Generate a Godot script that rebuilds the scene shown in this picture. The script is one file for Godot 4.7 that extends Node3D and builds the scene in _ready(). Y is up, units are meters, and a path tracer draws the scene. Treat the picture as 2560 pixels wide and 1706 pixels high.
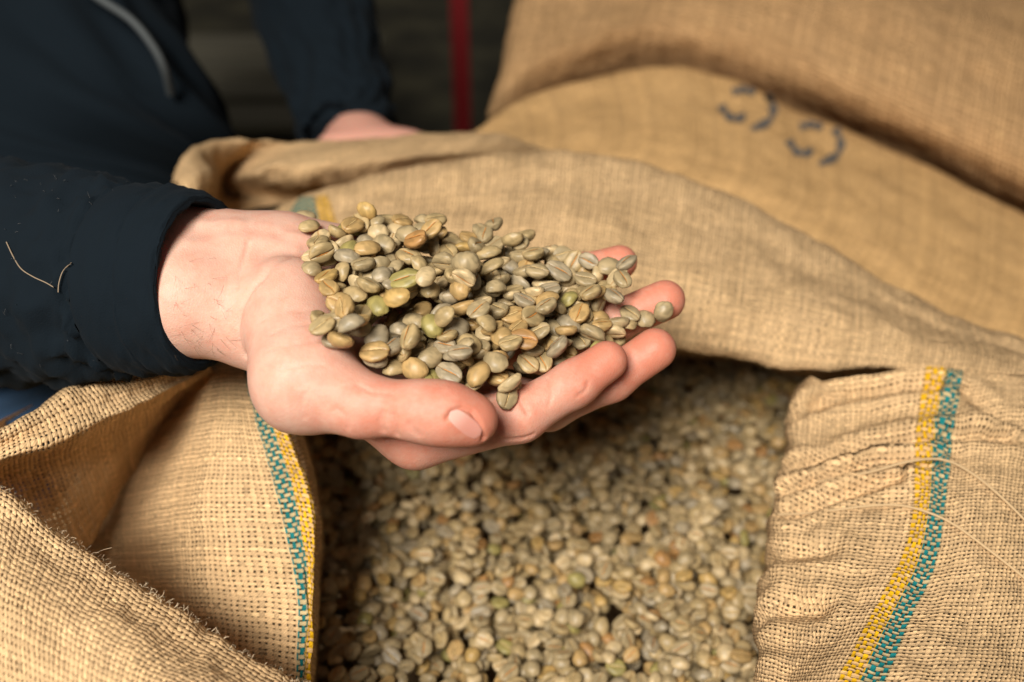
extends Node3D
# A hand full of green coffee beans held over an open jute sack.

const EYE := Vector3(0, 0.97, 0)
const BEAN_LEVEL := 0.49
var rng := RandomNumberGenerator.new()
var grain := FastNoiseLite.new()
var fine := FastNoiseLite.new()
var taken := {}
var M := {}


func _ready():
	rng.seed = 20
	grain.seed = 3
	grain.frequency = 1.0
	grain.fractal_octaves = 3
	fine.seed = 8
	fine.frequency = 1.0
	stage()
	make_materials()
	floor_and_post()
	back_sacks()
	open_sack()
	person()
	beans()


# ---------------------------------------------------------------- camera, light, exposure
func stage():
	var cam := Camera3D.new()
	cam.name = "camera"
	cam.position = EYE
	cam.rotation_degrees.x = -35
	cam.near = 0.02
	cam.far = 40
	var lens := CameraAttributesPhysical.new()
	lens.frustum_focal_length = 35
	lens.frustum_focus_distance = 0.437
	lens.frustum_far = 40
	lens.frustum_near = 0.02
	lens.exposure_aperture = 4.4
	cam.attributes = lens
	cam.fov = 37.85
	add_child(cam)
	var we := WorldEnvironment.new()
	we.name = "environment"
	var e := Environment.new()
	e.background_mode = Environment.BG_COLOR
	e.background_color = Color(0.046, 0.043, 0.039).linear_to_srgb()
	e.tonemap_mode = Environment.TONE_MAPPER_LINEAR
	e.tonemap_exposure = 1.76
	e.sdfgi_enabled = true
	e.ssao_enabled = true
	e.ssil_enabled = true
	we.environment = e
	add_child(we)
	area("ceiling_light", Vector3(-0.5, 2.15, 0.9), Vector3(0.0, 0.7, -0.5), Vector2(0.7, 0.7), 4.6, Color(1.0, 0.98, 0.95))


func area(called, at, to, size, energy, color):
	var l := AreaLight3D.new()
	l.name = called
	l.area_size = size
	l.light_energy = energy
	l.light_color = color
	l.area_range = 12.0
	l.area_attenuation = 2.0
	l.shadow_enabled = true
	add_child(l)
	l.look_at_from_position(at, to, Vector3(0, 0, -1))


# ---------------------------------------------------------------- naming helpers
func numbered(called: String) -> String:
	if not taken.has(called):
		taken[called] = 0
		return called
	taken[called] += 1
	return "%s_%03d" % [called, taken[called]]


func thing(called: String, label: String, category: String, at := Vector3.ZERO, group := "") -> Node3D:
	var o := Node3D.new()
	o.name = numbered(called)
	add_child(o)
	o.position = at
	tag(o, label, category, group)
	return o


func tag(o: Node, label: String, category := "", group := ""):
	if label: o.set_meta("label", label)
	if category: o.set_meta("category", category)
	if group: o.set_meta("group", group)


func part(called: String, mesh: Mesh, mat: Material, parent: Node) -> MeshInstance3D:
	var o := MeshInstance3D.new()
	o.name = numbered(called) if parent == self else called
	o.mesh = mesh
	o.material_override = mat
	parent.add_child(o, true)
	if parent is Node3D and parent != self and parent.get_parent() == self:
		o.position = -parent.position
	return o


# ---------------------------------------------------------------- materials and their computed textures
func plain_mat(c: Color, rough := 0.8, vcol := false) -> StandardMaterial3D:
	var m := StandardMaterial3D.new()
	m.albedo_color = c.linear_to_srgb()
	m.roughness = rough
	m.vertex_color_use_as_albedo = vcol
	return m


func make_materials():
	var n := 32
	var px := 24
	var size := n * px
	var warp_w := PackedFloat32Array()
	var weft_w := PackedFloat32Array()
	var warp_o := PackedFloat32Array()
	var weft_o := PackedFloat32Array()
	var warp_t := PackedFloat32Array()
	var weft_t := PackedFloat32Array()
	for i in n:
		warp_w.append(rng.randf_range(0.31, 0.405))
		weft_w.append(rng.randf_range(0.33, 0.43))
		warp_o.append(rng.randf_range(-0.07, 0.07))
		weft_o.append(rng.randf_range(-0.07, 0.07))
		warp_t.append(rng.randf_range(0.9, 1.06))
		weft_t.append(rng.randf_range(0.93, 1.1))
	var jute := PackedByteArray()
	var teal := PackedByteArray()
	var gold := PackedByteArray()
	var relief := PackedByteArray()
	jute.resize(size * size * 4)
	teal.resize(size * size * 4)
	gold.resize(size * size * 4)
	relief.resize(size * size)
	var wob := PackedFloat32Array()
	wob.resize(size * 2)
	for i in size:
		wob[i] = sin(TAU * i / size * 5.0) * 0.05 + sin(TAU * i / size * 11.0 + 1.0) * 0.04
		wob[size + i] = sin(TAU * i / size * 4.0 + 2.0) * 0.05 + sin(TAU * i / size * 9.0) * 0.04
	for y in size:
		var v := float(y) / px
		for x in size:
			var u := float(x) / px
			var i := int(floor(u))
			var j := int(floor(v))
			var du: float = u - i - 0.5 + warp_o[i] + wob[y]
			var dv: float = v - j - 0.5 + weft_o[j] + wob[size + x]
			var sign := 1.0 if (i + j) % 2 == 0 else -1.0
			var hw := -1.0
			var hf := -1.0
			var slub := 1.0 + 0.16 * sin((v * 0.7 + i * 1.7))
			var a: float = du / (warp_w[i] * slub)
			if absf(a) < 1.0:
				hw = sqrt(1.0 - a * a) * 0.6 + sign * cos(PI * (v - j - 0.5)) * 0.5
			slub = 1.0 + 0.16 * sin((u * 0.6 + j * 2.3))
			var b: float = dv / (weft_w[j] * slub)
			if absf(b) < 1.0:
				hf = sqrt(1.0 - b * b) * 0.6 - sign * cos(PI * (u - i - 0.5)) * 0.5
			var at := y * size + x
			if hw < -0.9 and hf < -0.9:
				relief[at] = 0
				continue
			var warp := hw > hf
			var h := maxf(hw, hf)
			var tone: float = warp_t[i] if warp else weft_t[j]
			# twisted fibres run slantwise along each yarn
			var tw := sin((v * 9.0 + du * 14.0) if warp else (u * 9.0 + dv * 14.0)) * 0.07
			tw += (float((x * 7919 + y * 104729 + (x * y) % 911) % 97) / 97.0 - 0.5) * 0.16
			tone += tw
			var fleck := (i * 73 + j * 151 + i * j * 7) % 211
			if fleck < 2: tone *= 0.86
			elif fleck > 204: tone *= 1.1
			relief[at] = int(clampf((h * 0.42 + 0.45 + tw * 0.35) * 255.0, 0, 255))
			var p := at * 4
			var r := clampf(208.0 * tone, 0, 255)
			var g := clampf(173.0 * tone, 0, 255)
			var bl := clampf(128.0 * tone, 0, 255)
			jute[p] = int(r)
			jute[p + 1] = int(g)
			jute[p + 2] = int(bl)
			jute[p + 3] = 255
			teal[p + 3] = 255
			gold[p + 3] = 255
			if warp:
				teal[p] = int(clampf(22.0 * tone, 0, 255))
				teal[p + 1] = int(clampf(112.0 * tone, 0, 255))
				teal[p + 2] = int(clampf(112.0 * tone, 0, 255))
				gold[p] = int(clampf(222.0 * tone, 0, 255))
				gold[p + 1] = int(clampf(170.0 * tone, 0, 255))
				gold[p + 2] = int(clampf(18.0 * tone, 0, 255))
			else:
				teal[p] = int(r * 0.86)
				teal[p + 1] = int(g * 0.92)
				teal[p + 2] = int(bl * 0.92)
				gold[p] = int(r)
				gold[p + 1] = int(g * 0.97)
				gold[p + 2] = int(bl * 0.9)
	var relief_t := ImageTexture.create_from_image(Image.create_from_data(size, size, false, Image.FORMAT_L8, relief))
	for pair in [["jute", jute], ["teal", teal], ["gold", gold]]:
		var m := StandardMaterial3D.new()
		m.resource_name = pair[0] + "_weave"
		m.albedo_texture = ImageTexture.create_from_image(Image.create_from_data(size, size, false, Image.FORMAT_RGBA8, pair[1]))
		m.transparency = BaseMaterial3D.TRANSPARENCY_ALPHA_SCISSOR
		m.alpha_scissor_threshold = 0.5
		m.cull_mode = BaseMaterial3D.CULL_DISABLED
		m.roughness = 0.85
		m.metallic_specular = 0.3
		m.heightmap_enabled = true
		m.heightmap_texture = relief_t
		m.heightmap_scale = 0.16
		m.backlight_enabled = true
		m.backlight = Color(0.3, 0.25, 0.2)
		m.vertex_color_use_as_albedo = true
		M[pair[0]] = m
	# closely woven jute of the full sacks: the same cloth without open holes
	var tight := M.jute.duplicate() as StandardMaterial3D
	tight.transparency = BaseMaterial3D.TRANSPARENCY_DISABLED
	tight.backlight_enabled = false
	var solid := jute.duplicate()
	for k in size * size:
		if solid[k * 4 + 3] == 0:
			solid[k * 4] = 120
			solid[k * 4 + 1] = 88
			solid[k * 4 + 2] = 52
			solid[k * 4 + 3] = 255
	tight.albedo_texture = ImageTexture.create_from_image(Image.create_from_data(size, size, false, Image.FORMAT_RGBA8, solid))
	M.tight = tight
	# skin
	var sk := StandardMaterial3D.new()
	sk.resource_name = "skin"
	sk.vertex_color_use_as_albedo = true
	sk.roughness = 0.52
	sk.metallic_specular = 0.36
	sk.subsurf_scatter_enabled = true
	sk.subsurf_scatter_strength = 0.16
	sk.uv1_triplanar = true
	sk.uv1_scale = Vector3(34, 34, 34)
	sk.heightmap_enabled = true
	sk.heightmap_scale = 0.018
	sk.heightmap_texture = skin_relief()
	M.skin = sk
	var nail := plain_mat(Color.WHITE, 0.3, true)
	nail.subsurf_scatter_enabled = true
	nail.subsurf_scatter_strength = 0.12
	M.nail = nail
	# dark knitted sweatshirt
	var sw := StandardMaterial3D.new()
	sw.resource_name = "navy_jersey"
	sw.albedo_color = Color(0.0056, 0.0092, 0.0127).linear_to_srgb()
	sw.roughness = 0.95
	sw.metallic_specular = 0.2
	sw.rim_enabled = true
	sw.rim = 0.1
	sw.rim_tint = 0.6
	sw.uv1_triplanar = true
	sw.uv1_scale = Vector3(30, 30, 30)
	sw.heightmap_enabled = true
	sw.heightmap_scale = 0.02
	sw.heightmap_texture = noise_tex(256, 0.11, 3, 5)
	M.navy = sw
	M.denim = plain_mat(Color(0.014, 0.042, 0.088), 0.9)
	M.piping = plain_mat(Color(0.05, 0.057, 0.058), 0.7)
	M.yarn = plain_mat(Color(0.52, 0.36, 0.19), 0.85)
	M.fluff = plain_mat(Color(0.78, 0.62, 0.40), 0.7)
	M.ink = plain_mat(Color(0.115, 0.10, 0.085), 0.9)
	M.red = plain_mat(Color(0.19, 0.006, 0.008), 0.45)
	M.lint = plain_mat(Color(0.06, 0.06, 0.06), 0.9)
	M.sleeve_fibre = plain_mat(Color(0.27, 0.20, 0.13), 0.9)
	M.hair = plain_mat(Color(0.12, 0.07, 0.04), 0.6)
	var fl := StandardMaterial3D.new()
	fl.resource_name = "concrete"
	fl.albedo_color = Color(0.95, 0.92, 0.8)
	fl.albedo_texture = noise_tex(512, 0.012, 5, 9, Color(0.16, 0.155, 0.13), Color(0.4, 0.39, 0.34))
	fl.uv1_triplanar = true
	fl.uv1_world_triplanar = true
	fl.uv1_scale = Vector3(0.7, 0.7, 0.7)
	fl.roughness = 0.75
	M.floor = fl


func noise_tex(size: int, freq: float, octaves: int, sd: int, c0 := Color.BLACK, c1 := Color.WHITE) -> ImageTexture:
	var n := FastNoiseLite.new()
	n.seed = sd
	n.frequency = freq
	n.fractal_octaves = octaves
	var im := n.get_seamless_image(size, size)
	im.convert(Image.FORMAT_RGB8)
	if c0 != Color.BLACK or c1 != Color.WHITE:
		for y in size:
			for x in size:
				im.set_pixel(x, y, c0.lerp(c1, im.get_pixel(x, y).r))
	return ImageTexture.create_from_image(im)


func skin_relief() -> ImageTexture:
	var n := FastNoiseLite.new()
	n.noise_type = FastNoiseLite.TYPE_CELLULAR
	n.cellular_return_type = FastNoiseLite.RETURN_DISTANCE2_SUB
	n.seed = 4
	n.frequency = 0.06
	var im := n.get_seamless_image(384, 384)
	im.convert(Image.FORMAT_L8)
	return ImageTexture.create_from_image(im)


# ---------------------------------------------------------------- cloth: a surface through traced curves
func along(c: Array, t: float) -> Vector3:
	var n := c.size() - 1
	var f := clampf(t, 0.0, 1.0) * n
	var i := mini(int(f), n - 1)
	f -= i
	return spline(c[maxi(i - 1, 0)], c[i], c[i + 1], c[mini(i + 2, n)], f)


func spline(a: Vector3, b: Vector3, c: Vector3, d: Vector3, f: float) -> Vector3:
	return 0.5 * (2.0 * b + (c - a) * f + (2.0 * a - 5.0 * b + 4.0 * c - d) * f * f + (3.0 * b - a - 3.0 * c + d) * f * f * f)


# curves -> grid of points; across: columns per interval between curves
func cloth_grid(curves: Array, across: int, down: int, wrinkle := 0.0, wave := 25.0) -> Dictionary:
	var cols := []
	for c in curves:
		# even steps along the curve's length
		var pts := []
		var lens := [0.0]
		for k in 65:
			pts.append(along(c, k / 64.0))
			if k: lens.append(lens[-1] + pts[k].distance_to(pts[k - 1]))
		var col := PackedVector3Array()
		var s := 0
		for k in down + 1:
			var want: float = lens[-1] * k / down
			while s < 63 and lens[s + 1] < want:
				s += 1
			col.append(pts[s].lerp(pts[s + 1], clampf((want - lens[s]) / maxf(lens[s + 1] - lens[s], 1e-6), 0, 1)))
		cols.append(col)
	var nc := cols.size()
	var nu := (nc - 1) * across
	var p := PackedVector3Array()
	p.resize((nu + 1) * (down + 1))
	for a in nu + 1:
		var i := mini(a / across, nc - 2)
		var f := float(a - i * across) / across
		for k in down + 1:
			p[a * (down + 1) + k] = spline(cols[maxi(i - 1, 0)][k], cols[i][k], cols[i + 1][k], cols[mini(i + 2, nc - 1)][k], f)
	var g := {"p": p, "nu": nu, "nv": down, "across": across}
	if wrinkle > 0.0:
		var nn := grid_normals(g)
		for k in p.size():
			var q := p[k] * wave
			p[k] += nn[k] * wrinkle * (grain.get_noise_3d(q.x, q.y, q.z) + 0.5 * grain.get_noise_3d(q.x * 2.7 + 9.0, q.y * 2.7, q.z * 2.7))
		g.p = p
	return g


func grid_normals(g: Dictionary) -> PackedVector3Array:
	var p: PackedVector3Array = g.p
	var nu: int = g.nu
	var nv: int = g.nv
	var out := PackedVector3Array()
	out.resize(p.size())
	for a in nu + 1:
		for k in nv + 1:
			var du := p[mini(a + 1, nu) * (nv + 1) + k] - p[maxi(a - 1, 0) * (nv + 1) + k]
			var dv := p[a * (nv + 1) + mini(k + 1, nv)] - p[a * (nv + 1) + maxi(k - 1, 0)]
			out[a * (nv + 1) + k] = du.cross(dv).normalized()
	return out


# mesh of columns from..to of a grid, with uv in yarns (32 yarns to a tile)
func cloth_mesh(g: Dictionary, pitch: float, from := 0, to := -1, tone := 0.12, shift := 0.0) -> ArrayMesh:
	var p: PackedVector3Array = g.p
	var nu: int = g.nu
	var nv: int = g.nv
	if to < 0: to = nu
	var n := grid_normals(g)
	var us := PackedFloat32Array([0.0])
	for a in range(1, nu + 1):
		var s := 0.0
		for k in range(0, nv + 1, 4):
			s += p[a * (nv + 1) + k].distance_to(p[(a - 1) * (nv + 1) + k])
		us.append(us[-1] + s / (nv / 4 + 1))
	var vs := PackedFloat32Array([0.0])
	for k in range(1, nv + 1):
		var s := 0.0
		for a in range(0, nu + 1, 4):
			s += p[a * (nv + 1) + k].distance_to(p[a * (nv + 1) + k - 1])
		vs.append(vs[-1] + s / (nu / 4 + 1))
	var w := to - from
	var vert := PackedVector3Array()
	var norm := PackedVector3Array()
	var uv := PackedVector2Array()
	var col := PackedColorArray()
	var idx := PackedInt32Array()
	var scale := 1.0 / (pitch * 32.0)
	for a in w + 1:
		for k in nv + 1:
			var at := (a + from) * (nv + 1) + k
			vert.append(p[at])
			norm.append(n[at])
			uv.append(Vector2(us[a + from] * scale + shift, vs[k] * scale))
			var q := p[at] * 38.0
			var t := 1.0 + tone * grain.get_noise_3d(q.x + 5.0, q.y, q.z) + tone * 0.7 * fine.get_noise_3d(q.x * 0.3, q.y * 0.3, q.z * 0.3 + 7.0)
			col.append(Color(t, t * 0.995, t * 0.98))
	for a in w:
		for k in nv:
			var i := a * (nv + 1) + k
			idx.append_array(PackedInt32Array([i, i + 1, i + nv + 1, i + 1, i + nv + 2, i + nv + 1]))
	return array_mesh(vert, norm, idx, uv, col)


func array_mesh(vert, norm, idx, uv = null, col = null) -> ArrayMesh:
	var a := []
	a.resize(Mesh.ARRAY_MAX)
	a[Mesh.ARRAY_VERTEX] = vert
	a[Mesh.ARRAY_NORMAL] = norm
	a[Mesh.ARRAY_INDEX] = idx
	if uv != null: a[Mesh.ARRAY_TEX_UV] = uv
	if col != null: a[Mesh.ARRAY_COLOR] = col
	var m := ArrayMesh.new()
	m.add_surface_from_arrays(Mesh.PRIMITIVE_TRIANGLES, a)
	return m


# a round tube through points; radii as one number or a list
func tube(pts: Array, r, sides := 6, st: SurfaceTool = null) -> SurfaceTool:
	if st == null:
		st = SurfaceTool.new()
		st.begin(Mesh.PRIMITIVE_TRIANGLES)
	var n := pts.size()
	var rings := []
	var side := Vector3.ZERO
	for i in n:
		var d: Vector3 = (pts[mini(i + 1, n - 1)] - pts[maxi(i - 1, 0)]).normalized()
		if side == Vector3.ZERO:
			side = d.cross(Vector3.UP if absf(d.y) < 0.9 else Vector3.RIGHT).normalized()
		side = (side - d * side.dot(d)).normalized()
		var up := side.cross(d)
		var rad: float = r[i] if r is Array else r
		var ring := []
		for k in sides:
			var t := TAU * k / sides
			ring.append([pts[i] + (side * cos(t) + up * sin(t)) * rad, side * cos(t) + up * sin(t)])
		rings.append(ring)
	for i in n - 1:
		for k in sides:
			var q := [rings[i][k], rings[i + 1][k], rings[i + 1][(k + 1) % sides], rings[i][(k + 1) % sides]]
			for c in [0, 2, 1, 0, 3, 2]:
				st.set_normal(q[c][1])
				st.add_vertex(q[c][0])
	return st


func smooth_line(c: Array, steps: int) -> Array:
	var out := []
	for k in steps + 1:
		out.append(along(c, float(k) / steps))
	return out


# ---------------------------------------------------------------- floor and the red post behind
func floor_and_post():
	var st := SurfaceTool.new()
	st.begin(Mesh.PRIMITIVE_TRIANGLES)
	for v in [Vector3(-15, 0, 6), Vector3(-15, 0, -20), Vector3(15, 0, -20), Vector3(-15, 0, 6), Vector3(15, 0, -20), Vector3(15, 0, 6)]:
		st.set_normal(Vector3.UP)
		st.add_vertex(v)
	var f := part("floor", st.commit(), M.floor, self)
	f.set_meta("kind", "structure")
	var foot := Vector3(-0.1015, 0.0845, -1.9436)
	var t := thing("red_post", "slim red painted metal post standing on the dark floor behind the sacks", "post", Vector3(foot.x, 0, foot.z))
	var b := BoxMesh.new()
	b.size = Vector3(0.034, 1.6, 0.034)
	var o := part("upright", b, M.red, t)
	o.position = Vector3(0, 0.806, 0)
	var pl := BoxMesh.new()
	pl.size = Vector3(0.11, 0.006, 0.11)
	part("base_plate", pl, M.red, t).position = Vector3(0, 0.003, 0)


	var pal := Vector3(-0.6490, 0.1558, -2.2987)
	var w := thing("pallet", "worn grey wooden pallet lying on the dark floor behind the person", "pallet", Vector3(pal.x, 0, pal.z))
	M.plank = plain_mat(Color(0.17, 0.155, 0.11), 0.85)
	for k in 4:
		var bd := BoxMesh.new()
		bd.size = Vector3(0.62, 0.02, 0.115)
		part("board", bd, M.plank, w).position = Vector3(0, 0.122, -0.24 + 0.16 * k)
	for k in 3:
		var bl := BoxMesh.new()
		bl.size = Vector3(0.09, 0.11, 0.6)
		part("bearer", bl, M.plank, w).position = Vector3(-0.26 + 0.26 * k, 0.056, 0)


# ---------------------------------------------------------------- full sacks behind
func back_sacks():
	var mt: StandardMaterial3D = M.tight.duplicate()
	mt.albedo_color = Color(0.92, 0.88, 0.84)
	mt.heightmap_scale = 0.4
	var a := cloth_grid([
		[Vector3(0.0128, 0.4563, -1.1663), Vector3(0.0016, 0.5385, -0.9797), Vector3(0.0772, 0.5533, -1.0266), Vector3(0.1731, 0.5499, -1.0731), Vector3(0.3054, 0.5138, -1.0478), Vector3(0.4442, 0.4746, -0.9960), Vector3(0.5672, 0.4395, -0.9225), Vector3(0.7242, 0.3937, -0.8417)],
		[Vector3(0.0018, 0.4941, -1.1317), Vector3(-0.0205, 0.5913, -0.9165), Vector3(0.0675, 0.6103, -0.9750), Vector3(0.1592, 0.6131, -1.0075), Vector3(0.2808, 0.5814, -0.9853), Vector3(0.3691, 0.5539, -0.9600), Vector3(0.4995, 0.5181, -0.8616), Vector3(0.6461, 0.4819, -0.7692)],
		[Vector3(0.0070, 0.5400, -1.1395), Vector3(-0.0120, 0.6236, -0.9294), Vector3(0.0651, 0.6478, -0.9586), Vector3(0.1523, 0.6552, -0.9820), Vector3(0.2659, 0.6322, -0.9537), Vector3(0.3421, 0.6119, -0.9090), Vector3(0.4632, 0.5798, -0.8193), Vector3(0.5964, 0.5496, -0.7311)],
		[Vector3(0.0202, 0.5843, -1.1949), Vector3(-0.0019, 0.6518, -0.9858), Vector3(0.0963, 0.6746, -0.9956), Vector3(0.1834, 0.6873, -1.0106), Vector3(0.3069, 0.6722, -0.9756), Vector3(0.3817, 0.6528, -0.9315), Vector3(0.4842, 0.6273, -0.8648), Vector3(0.6035, 0.5994, -0.7782)],
		[Vector3(0.0402, 0.6220, -1.2823), Vector3(0.0131, 0.6777, -1.0771), Vector3(0.1232, 0.7017, -1.0695), Vector3(0.2335, 0.7153, -1.0668), Vector3(0.3601, 0.6988, -1.0309), Vector3(0.5190, 0.6652, -0.9707), Vector3(0.6532, 0.6348, -0.8884)],
		[Vector3(0.0695, 0.6003, -1.4502), Vector3(0.0438, 0.6703, -1.2551), Vector3(0.1698, 0.6961, -1.2731), Vector3(0.3272, 0.7047, -1.2792), Vector3(0.6153, 0.6581, -1.1855), Vector3(0.7810, 0.6244, -1.1008)],
		[Vector3(0.0810, 0.4234, -1.4485), Vector3(0.0756, 0.5100, -1.3870), Vector3(0.1981, 0.5100, -1.3870), Vector3(0.3817, 0.5602, -1.4221), Vector3(0.7223, 0.4781, -1.3036), Vector3(0.9230, 0.4497, -1.2227)]], 14, 90, 0.004, 16.0)
	var t := thing("full_sack", "plump full jute sack without print, lying on top at the back", "sack", Vector3(0.3480, 0.4510, -0.9794))
	part("cloth", cloth_mesh(a, 0.0048), mt, t)
	var mb: StandardMaterial3D = M.tight.duplicate()
	mb.albedo_color = Color(0.97, 0.935, 0.86)
	mb.heightmap_scale = 0.05
	var b := cloth_grid([
		[Vector3(0.0017, 0.4589, -0.9849), Vector3(0.0108, 0.5009, -0.9533), Vector3(0.0594, 0.5180, -1.0263), Vector3(0.1778, 0.5098, -1.0816), Vector3(0.3136, 0.4768, -1.0586), Vector3(0.4442, 0.4510, -0.9794), Vector3(0.5618, 0.4219, -0.8980), Vector3(0.6881, 0.3907, -0.8151)],
		[Vector3(-0.0160, 0.5591, -0.9330), Vector3(-0.0301, 0.6066, -0.8442), Vector3(0.0098, 0.6109, -0.9083), Vector3(0.0701, 0.6171, -0.9493), Vector3(0.1546, 0.6207, -0.9762), Vector3(0.2202, 0.6110, -0.9694), Vector3(0.2699, 0.5940, -0.9453), Vector3(0.3493, 0.5731, -0.9063), Vector3(0.4125, 0.5568, -0.8582), Vector3(0.4710, 0.5406, -0.8103), Vector3(0.5918, 0.5026, -0.7226)],
		[Vector3(-0.0153, 0.5686, -0.8909), Vector3(-0.0288, 0.6166, -0.8024), Vector3(0.0289, 0.6211, -0.8544), Vector3(0.0899, 0.6232, -0.8803), Vector3(0.1519, 0.6228, -0.8922), Vector3(0.2307, 0.6084, -0.8699), Vector3(0.3044, 0.5873, -0.8307), Vector3(0.3704, 0.5720, -0.7834), Vector3(0.4348, 0.5556, -0.7353), Vector3(0.5505, 0.5295, -0.6682)],
		[Vector3(-0.0147, 0.5722, -0.8445), Vector3(-0.0274, 0.6183, -0.7548), Vector3(0.0454, 0.6248, -0.7837), Vector3(0.1203, 0.6207, -0.7931), Vector3(0.2107, 0.6037, -0.7690), Vector3(0.2774, 0.5831, -0.7301), Vector3(0.3363, 0.5689, -0.6836), Vector3(0.3985, 0.5543, -0.6489), Vector3(0.5092, 0.5413, -0.6032)],
		[Vector3(-0.0147, 0.5557, -0.8330), Vector3(-0.0268, 0.6097, -0.7244), Vector3(0.0437, 0.6168, -0.7415), Vector3(0.1146, 0.6110, -0.7375), Vector3(0.2006, 0.5925, -0.7123), Vector3(0.2605, 0.5736, -0.6624), Vector3(0.3150, 0.5599, -0.6162), Vector3(0.3726, 0.5529, -0.5869), Vector3(0.4748, 0.5505, -0.5486)],
		[Vector3(-0.0147, 0.5227, -0.8099), Vector3(-0.0198, 0.5811, -0.7043), Vector3(0.0782, 0.5811, -0.7043), Vector3(0.1956, 0.5573, -0.6632), Vector3(0.3065, 0.5374, -0.5761), Vector3(0.4679, 0.5371, -0.5270)]], 14, 90, 0.003, 16.0)
	var s := thing("printed_sack", "tan full jute sack with two broken dark rings printed on it", "sack", Vector3(0.3006, 0.4877, -0.8220))
	part("cloth", cloth_mesh(b, 0.0028), mb, s)
	# each mark: a bar above, an arc at the side, a hook below
	for at in [Vector3(0.2368, -0.3830, -0.9526), Vector3(0.3046, -0.4117, -0.9325)]:
		for stroke in [[Vector2(-36, -38), Vector2(-8, -44), Vector2(16, -36)], [Vector2(44, -34), Vector2(58, -8), Vector2(50, 26), Vector2(8, 48)], [Vector2(-62, -8), Vector2(-48, 14), Vector2(-26, 24), Vector2(-6, 12)]]:
			print_stroke(b, at, stroke, s)


func print_stroke(g: Dictionary, mid: Vector3, stroke: Array, parent: Node):
	var rays := []
	for k in 15:
		var f := k / 14.0 * (stroke.size() - 1)
		var i := mini(int(f), stroke.size() - 2)
		f -= i
		var a: Vector2 = stroke[maxi(i - 1, 0)]
		var b: Vector2 = stroke[i]
		var c: Vector2 = stroke[i + 1]
		var d: Vector2 = stroke[mini(i + 2, stroke.size() - 1)]
		rays.append(0.5 * (2.0 * b + (c - a) * f + (2.0 * a - 5.0 * b + 4.0 * c - d) * f * f + (3.0 * b - a - 3.0 * c + d) * f * f * f))
	var right := Vector3(1, 0, 0)
	var down := Vector3(0, -0.819, 0.574)
	var px := 0.5146 / 1176.5
	var vert := PackedVector3Array()
	var norm := PackedVector3Array()
	var idx := PackedInt32Array()
	for k in 15:
		var d: Vector2 = (rays[mini(k + 1, 14)] - rays[maxi(k - 1, 0)]).normalized()
		var n := Vector2(-d.y, d.x)
		var half := 10.5 * (0.8 + 0.3 * sin(k * 1.3))
		for s in [-1.0, 0.0, 1.0]:
			var q: Vector2 = rays[k] + n * half * s
			var hit := grid_hit(g, EYE, (mid + (right * q.x + down * q.y) * px).normalized())
			vert.append(hit[0] + hit[1] * 0.0012)
			norm.append(hit[1])
	for k in 14:
		for s in 2:
			var i := k * 3 + s
			if (vert[i + 3] - vert[i]).cross(vert[i + 1] - vert[i]).dot(norm[i]) > 0.0:
				idx.append_array(PackedInt32Array([i, i + 1, i + 3, i + 1, i + 4, i + 3]))
			else:
				idx.append_array(PackedInt32Array([i, i + 3, i + 1, i + 1, i + 3, i + 4]))
	part("printed_mark", array_mesh(vert, norm, idx), M.ink, parent)


# where a line meets a cloth grid: [point, normal towards the line's start]
func grid_hit(g: Dictionary, o: Vector3, d: Vector3) -> Array:
	var p: PackedVector3Array = g.p
	var nv: int = g.nv
	var best := 1e9
	var out := [o + d, -d]
	for a in g.nu:
		for k in nv:
			var i: int = a * (nv + 1) + k
			var c := p[i]
			var off := c - o
			if (off - d * off.dot(d)).length_squared() > 0.0016:
				continue
			for tri in [[i, i + 1, i + nv + 1], [i + 1, i + nv + 2, i + nv + 1]]:
				var h = Geometry3D.ray_intersects_triangle(Vector3.ZERO, d, (p[tri[0]] - o) * 1000.0, (p[tri[1]] - o) * 1000.0, (p[tri[2]] - o) * 1000.0)
				if h != null: h = o + h * 0.001
				if h != null and o.distance_to(h) < best:
					best = o.distance_to(h)
					var n: Vector3 = (p[tri[1]] - p[tri[0]]).cross(p[tri[2]] - p[tri[0]]).normalized()
					out = [h, n if n.dot(d) < 0 else -n]
	return out


# ---------------------------------------------------------------- the open sack
var blockers := []   # grids that hide beans

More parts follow.
